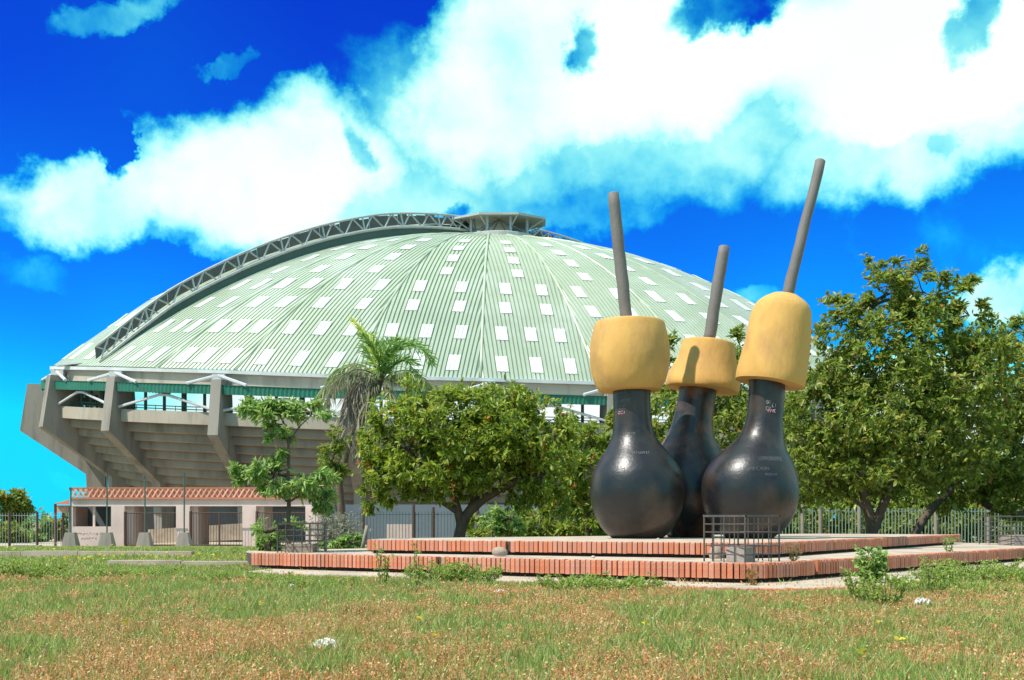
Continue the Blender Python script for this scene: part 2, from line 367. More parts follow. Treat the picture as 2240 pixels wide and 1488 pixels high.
def gore(i0, i1, rho0, visible, zup=0.0):
    p0, z0, _ = ring(i0); p1, z1, _ = ring(i1)
    pm_, zm, _ = ring((i0 + i1) / 2)
    wmax = (p1 - p0).length
    ac = (p1 - p0).normalized()
    def P(q, rho):
        p, z, _n = ring(i0 + (i1 - i0) * min(1, max(0, q))); r = dome(p, z, rho); r.z += zup * min(1.0, (1 - rho) * 5); return r
    def nrm(rho):
        d = P(.5, rho - .01) - P(.5, rho + .01); n = ac.cross(d).normalized()
        return n if n.z > 0 else -n
    def lift(rho):
        for a, b in zip(COURSES[:-1], COURSES[1:]):
            if b <= rho <= a: return .07 * (rho - b) / (a - b)
        return 0
    rows = []
    for a, b in zip(COURSES[:-1], COURSES[1:]):
        for u in (0, .33, .67, .995):
            r = a + (b - a) * u
            rows.append(r)
    rows = [r for r in rows if r <= rho0 + 1e-6]
    nc = int(wmax / PITCH) + 2; cols = []
    if visible:
        for k in range(-nc // 2 - 1, nc // 2 + 2):
            for (u, h) in PROF: cols.append((k * PITCH + u, h))
    else: cols = [(-wmax, 0), (-wmax / 4, 0), (0, 0), (wmax / 4, 0), (wmax, 0)]
    mb = MB(); nn = len(cols)
    for r in rows:
        w = wmax * r; n = nrm(r); lf = lift(r)
        for s, h in cols:
            sc = max(-w / 2, min(w / 2, s)); hh = h if sc == s else 0.0
            mb.v.append(tuple(P(.5 + sc / w, r) + n * (hh + lf)))
    for j in range(len(rows) - 1):
        w = wmax * rows[j]
        for i in range(nn - 1):
            if cols[i + 1][0] <= -w / 2 or cols[i][0] >= w / 2: continue
            mb.f.append((j * nn + i, j * nn + i + 1, (j + 1) * nn + i + 1, (j + 1) * nn + i))
    g = mb.build('roof_gore', M['roof'], ARENA)
    if not visible: return
    for rc, hl, frs in SKY_ROWS:
        for fr in frs:
            w = wmax * rc; s0 = (fr - .5) * w
            nk = 3 if wmax > 6 else 2
            if w < 2.4: nk = 2
            sm = MB(); cs = []
            k0 = round(s0 / PITCH - nk / 2)
            for k in range(k0, k0 + nk):
                for (u, h) in PROF: cs.append((k * PITCH + u, h))
            cs = cs[1:] + [((k0 + nk) * PITCH, 0)]
            rr = [rc + hl, rc, rc - hl]
            for r in rr:
                n = nrm(r); ww = wmax * r
                for s, h in cs: sm.v.append(tuple(P(.5 + s / ww, r) + n * (h * .3 + lift(r) + .115)))
            c = len(cs)
            for j in range(2):
                for i in range(c - 1): sm.f.append((j * c + i, j * c + i + 1, (j + 1) * c + i + 1, (j + 1) * c + i))
            sm.build('skylight_panel', M['skylight'], g)
for k in range(len(allseams) - 1):
    vis = k < len(front) - 1 or k >= len(allseams) - 4
    gore(allseams[k], allseams[k + 1], 1.0 if (k < len(front) or k >= len(allseams) - 4) else .80, vis, 1.0 if k >= len(allseams) - 4 else 0.0)
for k, i in enumerate(front):
    p, z, n = ring(i); mb = MB()
    mb.tube([dome(p, z, r) + Vector((0, 0, .10)) for r in np.linspace(1.0, .09, 16)], .13, 6)
    mb.build('seam_cap', M['roof'], ARENA, True)
# eave gutter, ring beam
def sweep(name, mat, i0, i1, prof, step=3, smooth=False, parent=None):
    """prof: list of (offset, dz) swept along the ring"""
    mb = MB(); n = len(prof); ii = list(np.arange(i0, i1, step)) + [i1]
    for i in ii:
        for o, dz in prof: mb.v.append(tuple(ringpt(i, o, dz)))
    for k in range(len(ii) - 1):
        for j in range(n): mb.f.append((k * n + j, (k + 1) * n + j, (k + 1) * n + (j + 1) % n, k * n + (j + 1) % n))
    mb.f.append(tuple(range(n))); mb.f.append(tuple((len(ii) - 1) * n + j for j in range(n))[::-1])
    return mb.build(name, mat, parent or ARENA, smooth)
LB = IL - 110                                   # a little way round the back on the left
sweep('gutter', M['gutter'], LB, IR + 10, [(.42, .02), (.42, -.22), (-.3, -.22), (-.3, .06)])
sweep('ring_beam', M['beam'], LB, IR + 10, [(.12, -.24), (.12, -1.15), (-.5, -1.15), (-.5, -.10)])
# buttress positions, one per bay
bpx = [1065, 775, 488, 268, 146]
bidx = sorted([at_px(x) for x in bpx] + [at_px(x) for x in (1330, 1570, 1770)] + [IL - 40, IL - 105])
for bk, i in enumerate(bidx):
    p, z, n = ring(i); xo = (1.5, 1.9, .2)[bk] if bk < 3 else 0.0; t = Vector((-n.y, n.x, 0)) * .38
    prof = [(1.15, -.75), (1.75, -4.75), (-3.6, -8.4), (-3.95, -14.2), (-5.2, -14.2), (-5.2, -6.0), (-1.0, -3.0), (-.8, -.75)]
    b = Vector((CX + p.x, CY + p.y, 0)); mb = MB(); pts = []
    for s in (-1, 1):
        for o, dz in prof: pts.append(b + n * (o + xo) + t * s + Vector((0, 0, max(z + dz, -.85))))
    k = len(prof); mb.v = [tuple(q) for q in pts]
    mb.f = [tuple(range(k)), tuple(range(k, 2 * k))[::-1]] + [(j, k + j, k + (j + 1) % k, (j + 1) % k) for j in range(k)]
    mb.build('buttress', M['concrete'], ARENA)
    # upper inverted V of pale steel on the buttress head
    for s in (-1, 1):
        MB().tube([ringpt(i, .75, -.42), ringpt(i + s * 17, 1.15, -1.10)], .12, 6).build('strut', M['lsteel'], ARENA)
    MB().box(*(lambda c: ((c.x - .45, c.y - .25, c.z - .3), (c.x + .45, c.y + .25, c.z + .12)))(ringpt(i, .6, -.45))).build('bearing_block', M['lsteel'], ARENA)
for a, b in zip(bidx[:-1], bidx[1:]):
    mid = (a + b) / 2
    MB().tube([ringpt(a, .75, -3.0), ringpt(mid - 3, .8, -1.95), ringpt(mid, .8, -1.92)], .10, 6).build('brace', M['lsteel'], ARENA)
    MB().tube([ringpt(mid, .8, -1.92), ringpt(mid + 3, .8, -1.95), ringpt(b, .75, -3.0)], .10, 6).build('brace', M['lsteel'], ARENA)
    # green corrugated fascia with a small lean-to roof
    mb = MB(); L_ = (ringpt(b, 1, 0) - ringpt(a, 1, 0)).length; nn = max(8, int(L_ / .16)); nn += nn % 2
    for k in range(nn + 1):
        i = a + .8 + (b - a - 1.6) * k / nn; o = 1.02 + (.05 if k % 2 else 0)
        for dz, oo in ((-1.12, o), (-1.80, o)): mb.v.append(tuple(ringpt(i, oo, dz)))
    mb.f = [(2 * k, 2 * k + 2, 2 * k + 3, 2 * k + 1) for k in range(nn)]
    mb.build('green_fascia', M['green'], ARENA)
    mb = MB()
    for k in range(13):
        i = a + .8 + (b - a - 1.6) * k / 12
        for dz, oo in ((-1.10, 1.10), (-1.02, -.45)): mb.v.append(tuple(ringpt(i, oo, dz - .05 * (oo > 0))))
    mb.f = [(2 * k, 2 * k + 1, 2 * k + 3, 2 * k + 2) for k in range(12)]
    mb.build('lean_to_roof', M['gutter'], ARENA)
    # parapet of the upper terrace
    sweep('parapet', M['beam'], a + 1.0, b - 1.0, [(.55, -3.05), (.55, -3.95), (.05, -3.95), (.05, -3.05)], 2)
    # railing and green window posts behind it
    for k in range(1, 5):
        i = a + (b - a) * k / 5
        MB().tube([ringpt(i, -.6, -3.2), ringpt(i, -.6, -1.0)], .12 if k != 3 else .2, 6).build('gallery_post', M['greenpost'], ARENA)
    for dz in (-2.65, -2.85):
        MB().tube([ringpt(a + (b - a) * u, -.1, dz) for u in np.linspace(.03, .97, 6)], .035, 5).build('handrail', M['greenpost'], ARENA)
    for k in range(10):
        i = a + (b - a) * (k + .5) / 10
        MB().tube([ringpt(i, -.1, -3.1), ringpt(i, -.1, -2.64)], .025, 5).build('rail_bar', M['greenpost'], ARENA)
# raked underside of the stands: a stair of beams
for k in range(9):
    o = -.15 - .62 * k; z = -3.95 - .62 * k
    sweep('stand_step', M['step'], LB, IR + 4, [(o, z + .02), (o, z - .58), (o - .2, z - .66), (o - .75, z - .66), (o - .75, z + .02)], 3)
sweep('gallery_floor', M['concrete'], LB, IR + 4, [(.0, -3.30), (.0, -3.6), (-5.0, -3.6), (-5.0, -3.30)], 4)
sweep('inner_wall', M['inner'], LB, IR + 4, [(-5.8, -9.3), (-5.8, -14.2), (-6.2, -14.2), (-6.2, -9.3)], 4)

# arched trusses running over the dome
def truss(i, r0, r1, n, backing):
    p, z, nn = ring(i); d = Vector((-p.y, p.x, 0)).normalized()
    if d.y < 0: d = -d                        # away from the camera
    rs = np.linspace(r0, r1, n + 1)
    lo = [dome(p, z, r) + Vector((0, 0, .25 + .75 * min(1, (1 - r) * 6) - .45 * max(0, .3 - r) / .3)) for r in rs]; hi = [q + Vector((0, 0, 1.15)) + (q - Vector((CX, CY, q.z))).normalized() * .25 for q in lo]
    T = MB().tube(lo, .14, 6).build('arch_truss', M['steel'], ARENA, True)
    MB().tube(hi, .09, 6).build('top_chord', M['steel'], T, True)
    for k in range(n):
        a, b = (lo[k], hi[k + 1]) if k % 2 == 0 else (hi[k], lo[k + 1])
        MB().tube([a, b], .075, 5).build('diagonal', M['steel'], T)
        if k % 4 == 3: MB().tube([lo[k + 1], hi[k + 1]], .08, 5).build('upright', M['steel'], T)
        if k > n - 4 or k < 5: MB().tube([hi[k], lo[k + 1]] if k % 2 == 0 else [lo[k], hi[k + 1]], .06, 5).build('diagonal', M['steel'], T)
    if backing:
        for k in range(n):
            a, b = lo[k], lo[k + 1]; o = d * .75; u = Vector((0, 0, 1))
            g = 0
            top = 1.45 + .12 * math.sin(k * 2.3)
            MB().quad(a + o - u * 1.6, b.lerp(a, g) + o - u * 1.6, b.lerp(a, g) + (hi[k + 1] - lo[k + 1]) * 1.0 + o + u * (top - 1.40), a + (hi[k] - lo[k]) * 1.0 + o + u * (top - 1.40)).build('backing_sheet', M['dark'], T)
            MB().quad(a - u * 1.3 + d * .05, b - u * 1.3 + d * .05, b + d * .05, a + d * .05).build('kerb_sheet', M['kerb_green'], T)
truss(TRI, .995, .045, 36, True)
opp = min(range(NR), key=lambda k: RP[k].normalized().dot(ring(TRI)[0].normalized()))
truss(opp, .06, .75, 24, True)
# lantern on the crown
def lantern():
    c = Vector((CX + .75, CY - .6, 0)); zt = 27.75; oc = [(4.5 * math.cos(math.pi / 8 + k * math.pi / 4), 2.9 * math.sin(math.pi / 8 + k * math.pi / 4)) for k in range(8)]
    mb = MB(); n = 8
    mb.v = [(c.x + x, c.y + y, zt) for x, y in oc] + [(c.x + x, c.y + y, zt - .20) for x, y in oc] + [(c.x, c.y, zt + .45), (c.x, c.y, zt + .15)]
    mb.f = [(k, (k + 1) % n, 16) for k in range(n)] + [(n + k, n + (k + 1) % n, (k + 1) % n, k) for k in range(n)] + [(n + (k + 1) % n, n + k, 17) for k in range(n)]
    top = mb.build('lantern_canopy', M['steel'], ARENA)
    for k in range(8):
        a = math.pi / 8 + k * math.pi / 4; x, y = 2.7 * math.cos(a), 1.8 * math.sin(a)
        MB().tube([(c.x + x, c.y + y, 25.0), (c.x + x, c.y + y, zt - .05)], .13, 6).build('post', M['lsteel'], top)
        MB().tube([(c.x + x, c.y + y, 26.7), (c.x + oc[k][0] * .95, c.y + oc[k][1] * .95, zt - .2)], .07, 5).build('strut', M['steel'], top)
        MB().tube([(c.x + x, c.y + y, 26.5), (c.x, c.y, zt + .1)], .06, 5).build('strut', M['steel'], top)
    mb = MB(); mb.tube([(c.x + 3.2 * math.cos(t), c.y + 2.3 * math.sin(t), 26.0) for t in np.linspace(0, 2 * math.pi, 25)], .28, 6)
    mb.build('crown_ring', M['steel'], top)
lantern()
# loose sheet at the foot of the arch
q = ringpt(at_px(165), .1, .35)
MB().hexa([q + Vector(v) for v in ((-1.3, -.3, -.3), (1.2, -.4, -.05), (1.2, .3, -.05), (-1.3, .3, -.3))], [q + Vector(v) for v in ((-1.3, -.3, -.22), (1.2, -.4, .05), (1.2, .3, .05), (-1.3, .3, -.22))]).build('loose_sheet', M['lsteel'], ARENA)

# ------------------------------------------------------------------ gatehouse
def PB(px0, py0, px1, py1, Y0, Y1):           # box whose front face at depth Y0 covers these photo pixels
    a, b = W(px0, py1, Y0), W(px1, py0, Y0); return (a.x, Y0, a.z), (b.x, Y1, b.z)
GH = empty('gatehouse', W(420, 1197, 64), 'pink plastered gatehouse with terracotta lattice parapet and dark openings', 'gatehouse')
YG = 64.0
def gb(name, px0, py0, px1, py1, dy=.6, y0=0.0, mat='pink'): return MB().box(*PB(px0, py0, px1, py1, YG + y0, YG + y0 + dy)).build(name, M[mat], GH)
gb('lintel', 154, 1091, 700, 1107.5, .62)
gb('wall', 154, 1152, 243, 1199, .5, .02)
gb('window_post', 154, 1107.6, 159, 1151.9, .5, .02); gb('window_post', 203, 1107.6, 207.5, 1151.9, .12, .2)
gb('pier', 243.1, 1107.6, 272, 1200, .7, -.03)
gb('pier', 385, 1107.6, 415, 1200, .7, -.03); gb('pier', 530, 1107.6, 560, 1200, .7, -.03); gb('pier', 668, 1107.6, 700, 1200, .7, -.03)
for a, b in ((272.1, 293), (415.1, 433), (560.1, 577)): gb('return_wall', a, 1107.6, b, 1200, 2.4, .35)
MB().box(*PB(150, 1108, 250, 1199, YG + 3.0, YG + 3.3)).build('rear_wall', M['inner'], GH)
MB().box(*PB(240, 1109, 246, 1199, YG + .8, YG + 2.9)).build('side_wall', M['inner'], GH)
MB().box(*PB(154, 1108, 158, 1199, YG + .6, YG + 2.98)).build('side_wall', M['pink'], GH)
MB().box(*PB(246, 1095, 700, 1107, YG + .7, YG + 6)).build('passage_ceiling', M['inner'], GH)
MB().box(*PB(152, 1088, 700, 1092.5, YG - .12, YG + 3.2)).build('roof_slab', M['terra'], GH)
MB().box(*PB(154, 1066.2, 700, 1069, YG - .06, YG + .1)).build('top_rail', M['terra'], GH)
strut = {}
def lattice(y, nm):
    w0 = W(157, 1068, YG); w1 = W(700, 1068, YG); zt = W(0, 1069, YG).z; zb = W(0, 1088, YG).z
    n = 46; dx = (w1.x - w0.x) / n
    for k in range(n):
        for s in (0, 1):
            if s not in strut:
                mb = MB(); x0, x1 = (-dx / 2, dx / 2) if s == 0 else (dx / 2, -dx / 2); yy = -.05 + .055 * s
                mb.hexa([(x0 - .05, yy, zb - zt), (x0 + .05, yy, zb - zt), (x0 + .05, yy + .05, zb - zt), (x0 - .05, yy + .05, zb - zt)],
                        [(x1 - .05, yy, 0), (x1 + .05, yy, 0), (x1 + .05, yy + .05, 0), (x1 - .05, yy + .05, 0)])
                strut[s] = mb.mesh('lattice_strut')
            link('lattice_strut', strut[s], M['terra_pale'], GH, Vector((w0.x + dx * (k + .5), y, zt)) - GH.location)
lattice(YG, 'front'); lattice(YG + 1.5, 'rear')
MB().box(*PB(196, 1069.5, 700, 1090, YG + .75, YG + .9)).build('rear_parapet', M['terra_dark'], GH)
MB().box(*PB(150, 1068, 700, 1071, YG + 1.46, YG + 1.6)).build('top_rail', M['terra'], GH)
# faded hand-painted lettering under the booth window: two rows of worn strokes
def scribble(rows, Y, mat, parent, r):
    rnd = random.Random(4); mb = MB()
    for (x0, x1, y, h) in rows:
        x = x0
        while x < x1:
            wl = rnd.uniform(.5, .9) * h; pts = [W(x + wl * u, y + h * (.5 - abs(math.sin(u * 3.1 + rnd.random() * 2))) * rnd.uniform(.6, 1), Y) for u in (0, .3, .6, 1)]
            mb.tube(pts, r, 4); x += wl + rnd.uniform(.3, .8) * h * .6
    mb.build('faded_lettering', M[mat], parent)
scribble([(162, 222, 1168, 7), (178, 212, 1178, 6)], YG + .015, 'redink', GH, .018)
# canopy stub on the far left
cs = empty('side_canopy', W(135, 1197, 66), 'small brown canopy on a thin column left of the gatehouse', 'canopy')
MB().hexa([W(121, 1103, 66), W(152, 1104, 66), W(152, 1104, 69), W(121, 1103, 69)], [W(121, 1101, 66), W(152, 1093, 66), W(152, 1093, 69), W(121, 1101, 69)]).build('roof', M['terra'], cs)
MB().tube([W(121, 1200, 66.2), W(121, 1102, 66.2)], .09, 8).build('column', M['rust'], cs)
MB().box(*PB(124, 1106, 152, 1122, 68, 68.2)).build('rear_panel', M['plinth'], cs)
# gates
def gate(px0, px1, py0, label, split=None, Y=63.6):
    a, b = W(px0, 1197, Y), W(px1, py0, Y); g = empty('iron_gate', (a.x, Y, a.z), label, 'gate', 'iron gates of the gatehouse')
    bar = MB().tube([(0, 0, .03), (0, 0, b.z - a.z)], .015, 5).mesh('bar'); n = int((b.x - a.x) / .17)
    for k in range(1, n): link('bar', bar, M['rust'], g, ((b.x - a.x) * k / n, 0, 0))
    for z in (.12, b.z - a.z): MB().tube([(a.x, Y, a.z + z), (b.x, Y, a.z + z)], .035, 5).build('rail', M['rust'], g)
    MB().tube([(a.x, Y, a.z - .1), (a.x, Y, b.z + .1)], .09, 8).build('gate_post', M['rust'], g)
    if split:
        x = W(split, 0, Y).x; MB().tube([(x, Y, a.z), (x, Y, b.z)], .06, 6).build('meeting_stile', M['rust'], g)
gate(274, 385, 1123, 'barred iron gate in the opening beside the booth window')
gate(417, 530, 1122, 'barred iron double gate in the middle gatehouse opening', 480)
gate(562, 668, 1122, 'barred iron gate partly hidden behind the young tree')
# low wall seen through the gates
lw = MB().hexa([W(300, 1190, 72), W(560, 1180, 72), W(560, 1180, 72.4), W(300, 1190, 72.4)], [W(300, 1160, 72), W(560, 1143, 72), W(560, 1143, 72.4), W(300, 1160, 72.4)]).build('ramp_wall', M['plinth'])
tag(lw, 'sloping grey brown ramp wall seen through the gates', 'wall')
# lamp-less green poles on concrete feet
pole_lbl = ['green steel pole on concrete foot at the left corner of the gatehouse', 'green steel pole on concrete foot right of the booth window',
            'green steel pole on concrete foot in front of the first gate', 'green steel pole on concrete foot between the two gates']
for (x, y0, y1, w0, w1), lb in zip([(155, 1068, 1197, 10, 17), (234, 1038, 1198, 10, 17), (317, 1040, 1199, 10, 17), (403, 1036, 1200, 9, 18)], pole_lbl):
    Y = 60.5; b = W(x, y1, Y); p = empty('steel_pole', b, lb, 'pole', 'green poles along the gatehouse')
    MB().tube([W(x, 1166, Y), W(x, y0 + 6, Y), W(x - 1.5, y0, Y)], .045, 8).build('shaft', M['greenpost'], p)
    MB().tube([W(x, y0 + 5, Y), W(x - 2, y0 - 1, Y)], .08, 8).build('cap', M['greenpost'], p)
    s = Y / F; t = W(x, 1165, Y); zb = b.z - .08
    MB().hexa([(b.x - w1 * s, Y - .35, zb), (b.x + w1 * s, Y - .35, zb), (b.x + w1 * s, Y + .35, zb), (b.x - w1 * s, Y + .35, zb)],
              [(b.x - w0 * s, Y - .2, t.z), (b.x + w0 * s, Y - .2, t.z), (b.x + w0 * s, Y + .2, t.z), (b.x - w0 * s, Y + .2, t.z)]).build('foot', M['concrete'], p)

# ------------------------------------------------------------------ fences
def fence(name, label, pts_top, Y0, Y1, px0, px1, ytop0, ytop1, sp, r, mat, post_px, postr=.07, sagmat=None, rails=(.92, .12), barmat=None):
    a, b = W(px0, ytop0, Y0), W(px1, ytop1, Y1); za, zb_ = gz(Y0), gz(Y1)
    f = empty(name, (a.x, a.y, za), label, 'fence')
    L_ = math.hypot(b.x - a.x, b.y - a.y); n = int(L_ / sp); h = min(a.z - za, b.z - zb_)
    bar = MB().tube([(0, 0, .05), (0, 0, h)], r, 5).mesh('picket')
    for k in range(n + 1):
        u = k / n; link('picket', bar, M[mat], f, (( b.x - a.x) * u, (b.y - a.y) * u, (zb_ - za) * u + random.Random(k).uniform(-.02, .02)))
    for rr in rails: MB().tube([(a.x, a.y + .03, za + h * rr), (b.x, b.y + .03, zb_ + h * rr)], r * 1.2, 5).build('rail', M[mat], f)
    for px, yt in post_px:
        u = (px - px0) / (px1 - px0); Y = Y0 + (Y1 - Y0) * u; t = W(px, yt, Y); MB().tube([(t.x, Y - .08, gz(Y) - .05), (t.x, Y - .08, t.z)], postr, 8).build('post', M[barmat or mat], f)
    return f
M['picket'] = pm('picket_paint', (.16, .24, .20), (.22, .30, .25), 3, .55, .1, stain=(.2, .14, .1), stain_scale=3, stain_amt=.5)
fence('picket_fence', 'pale green picket fence behind the black gourds and the right tree', None, 40, 40, 1690, 2300, 1110, 1112, .125, .02, 'picket',
      [(1754, 1100), (1793, 1106), (1878, 1106), (2045, 1094), (2160, 1100), (2270, 1100)], .07, barmat='barkg')
fence('wire_fence', 'thin wire fence with rusty posts at the far left', None, 62, 62, -60, 150, 1122, 1122, .16, .011, 'steel',
      [(22, 1118), (83, 1120), (139, 1122)], .07, barmat='rust')
fence('side_fence', 'grey barred fence with brown posts under the middle tree', None, 56, 56, 690, 1120, 1119, 1119, .17, .018, 'greenpost',
      [(708, 1112), (795, 1110), (905, 1104), (948, 1110), (1045, 1112)], .08, barmat='rust')
lw = MB().box(*PB(845, 1147, 906, 1200, 57, 57.3)).build('low_wall', M['pink']); tag(lw, 'low pink plastered wall panel left of the middle tree trunk', 'wall')
lw = MB().box(*PB(690, 1104, 1180, 1200, 70, 70.4)).build('metal_shed_wall', M['shed']); tag(lw, 'grey blue sheet wall behind the barred side fence', 'wall')
lw = MB().box(*PB(28, 1193, 84, 1203, 59, 59.5)).build('low_wall', M['concrete']); tag(lw, 'low grey concrete wall at the foot of the wire fence', 'wall')

# ------------------------------------------------------------------ kerbs on the left
def kerb(px0, px1, y0, y1, Y, label):
    a = W(px0, y0, Y); b = W(px1, y1, Y); mb = MB(); n = max(1, int((b.x - a.x) / 1.2)); z = a.z
    k = empty('concrete_kerb', (a.x, Y, 0), label, 'kerb')
    for j in range(n):
        x0 = a.x + (b.x - a.x) * j / n; x1 = a.x + (b.x - a.x) * (j + 1) / n - .015; dz = random.Random(j + px1).uniform(-.012, .012)
        MB().box((x0, Y, -.1), (x1, Y + .22, z + dz)).build('kerb_stone', M['plinth'], k)
kerb(-80, 420, 1206, 1206, 22.5, 'long rough concrete kerb crossing the grass below the gatehouse')
kerb(235, 556, 1227, 1227, 18.0, 'short concrete kerb running up to the brick platform')

# ------------------------------------------------------------------ stepped platform
def fillet(A, B, C, r, n=7):
    A, B, C = Vector(A), Vector(B), Vector(C); u = (A - B).normalized(); v = (C - B).normalized()
    return [B + u * r * (1 - t) ** 2 + v * r * t ** 2 for t in np.linspace(0, 1, n)]
def walk(path, step):
    out = []; d = 0.0
    for p, q in zip(path[:-1], path[1:]):
        L_ = (q - p).length; t = (q - p) / L_
        while d <= L_: out.append((p + t * d, t)); d += step
        d -= L_
    return out
def tier(name, label, A, B, C, backpts, r, zb, zt, step=.0765):
    path = [Vector(A)] + fillet(A, B, C, r) + [Vector(C)]
    T = empty(name, (B[0], B[1], 0), label, 'platform'); c = sum((Vector(p) for p in backpts), Vector((0, 0))) / len(backpts)
    def inset(d):
        out = []
        for k, p in enumerate(path):
            t = (path[min(k + 1, len(path) - 1)] - path[max(k - 1, 0)]).normalized(); n = Vector((-t.y, t.x))
            if n.dot(c - p) < 0: n = -n
            out.append(p + n * d)
        return out
    MB().prism([tuple(p) for p in inset(.14)] + [tuple(p) for p in backpts], -.1, zt - .035).build('plinth_core', M['mortar'], T)
    MB().prism([tuple(p) for p in inset(.115)] + [tuple(p) for p in backpts], zt - .034, zt - .006).build('paving_slab', M['plinth'], T)
    MB().prism([tuple(p) for p in inset(.045)] + [tuple(p) for p in inset(.20)][::-1], zb + .01, zt - .010).build('mortar_bed', M['mortar'], T)
    rnd = random.Random(len(label)); w = .0585; variants = []
    for k in range(6):
        mb = MB(); e = .004
        j = [rnd.uniform(-.004, .004) for _ in range(8)]
        b = [(-w / 2 + j[0], -.006 + j[1], zb), (w / 2 + j[2], -.006 + j[3], zb), (w / 2, .112, zb), (-w / 2, .112, zb)]
        m_ = [(x, y, zt - .008 + j[4]) for x, y, z in b]; t = [(-w / 2 + e, e, zt + j[4] * .5), (w / 2 - e, e, zt + j[5] * .5), (w / 2 - e, .108, zt), (-w / 2 + e, .108, zt)]
        mb.hexa(b, m_); i = len(mb.v); mb.v += t; mb.f.pop(1)
        mb.f += [(4 + q, 4 + (q + 1) % 4, i + (q + 1) % 4, i + q) for q in range(4)] + [(i, i + 1, i + 2, i + 3)]
        variants.append(mb.mesh('brick'))
    for (p, t) in walk(path, step):
        if rnd.random() < .006: continue
        n = Vector((-t.y, t.x)); ang = math.atan2(t.y, t.x)
        if n.dot(c - p) < 0: ang += math.pi
        link('brick', rnd.choice(variants), M['brick'], T, (p.x - B[0] + rnd.uniform(-.002, .002), p.y - B[1] + rnd.uniform(-.004, .003), rnd.uniform(-.004, .004)), ang + rnd.uniform(-.02, .02))
    return path
LOW = tier('lower_platform', 'lower brick edged platform tier with the wire cage on it', (-4.14, 16.8), (2.95, 12.62), (12.8, 23.3), [(8.5, 26.5), (-1, 21.5), (-4.6, 18.2)], .55, .10, .29)
UPP = tier('upper_platform', 'upper brick edged platform tier carrying the three black gourds', (-2.29, 16.85), (3.35, 14.3), (10.15, 23.8), [(7.4, 25.6), (-2.5, 18.4)], .55, .335, .50)
pv = [Vector((-4.0, 15.6))] + fillet((-4.0, 15.6), (3.3, 11.2), (9.9, 18.6), 1.5, 10) + [Vector((9.9, 18.6))]
PAVE = [tuple(p) for p in pv] + [(9.2, 20.5), (2.9, 13.2), (-3.7, 17.2)]
o = empty('paved_step', (3.2, 11.7, 0), 'lowest worn brick paved step half buried in grass', 'step')
MB().prism(PAVE, -.1, .045).build('paving_slab', M['plinth'], o)
flat = MB().box((-.034, -.10, -.06), (.034, .10, .052)).mesh('brick')
for k, (p, t) in enumerate(walk(pv[1:-1], .0765)):
    link('brick', flat, M['brick'], o, (p.x - 3.2, p.y - 11.7, random.Random(k).uniform(-.006, .004)), math.atan2(t.y, t.x))

# ------------------------------------------------------------------ the three gourd sculptures
def lathe(rows, Y, n=56, wob=0.0, seed=0, close=True):
    """rows: (cx, py, r) in photo pixels at depth Y, horizontal rings"""
    mb = MB(); s = Y / F
    for (cx, py, r) in rows:
        c = W(cx, py, Y)
        for j in range(n):
            a = 2 * math.pi * j / n; mb.v.append((c.x + r * s * math.cos(a), c.y + r * s * math.sin(a), c.z))
    for k in range(len(rows) - 1):
        for j in range(n): mb.f.append((k * n + j, k * n + (j + 1) % n, (k + 1) * n + (j + 1) % n, (k + 1) * n + j))
    mb.f.append(tuple(range(n))[::-1]); mb.f.append(tuple((len(rows) - 1) * n + j for j in range(n)))
    return mb
def dense(rows, k=4):
    r = np.array(rows, float); t = np.arange(len(r)); out = []
    def cr(p0, p1, p2, p3, u): return .5 * (2 * p1 + (p2 - p0) * u + (2 * p0 - 5 * p1 + 4 * p2 - p3) * u * u + (3 * p1 - p0 - 3 * p2 + p3) * u ** 3)
    for i in range(len(r) - 1):
        for u in np.linspace(0, 1, k, endpoint=False): out.append(tuple(cr(r[max(i - 1, 0)], r[i], r[i + 1], r[min(i + 2, len(r) - 1)], u)))
    out.append(tuple(r[-1])); return out
def capmesh(c0, c1, prof, Y, n=72, seed=1, wob=.028):
    """prof: (fraction along axis, radius px)"""
    a, b = W(*c0, Y), W(*c1, Y); ax = (b - a); L_ = ax.length; ax.normalize(); u = ax.cross(Vector((0, 1, 0))).normalized(); v = ax.cross(u); s = Y / F
    prof = [(p[0], p[1]) for p in prof]; mb = MB(); r = np.random.default_rng(seed)
    ph = r.random((6, 2)) * 6.28; 
    for k, (t, rad) in enumerate(prof):
        for j in range(n):
            th = 2 * math.pi * j / n
            w = 1 + wob * sum(math.sin((q + 1) * th + ph[q, 0] + t * (3 + 2 * q) + ph[q, 1]) / (1 + .5 * q) for q in range(6)) * .6
            mb.v.append(tuple(a + ax * L_ * t + (u * math.cos(th) + v * math.sin(th)) * rad * s * w))
    for k in range(len(prof) - 1):
        for j in range(n): mb.f.append((k * n + j, k * n + (j + 1) % n, (k + 1) * n + (j + 1) % n, (k + 1) * n + j))
    mb.f.append(tuple(range(n))[::-1]); mb.f.append(tuple((len(prof) - 1) * n + j for j in range(n)))
    return mb
def fix(o):
    import bmesh
    bm = bmesh.new(); bm.from_mesh(o.data); bmesh.ops.recalc_face_normals(bm, faces=bm.faces); bm.to_mesh(o.data); bm.free(); return o
YL, YM, YR = 18.6, 20.0, 18.5
SLAB = .494
def base_y(Y): return YH + (EYE - SLAB) * F / Y
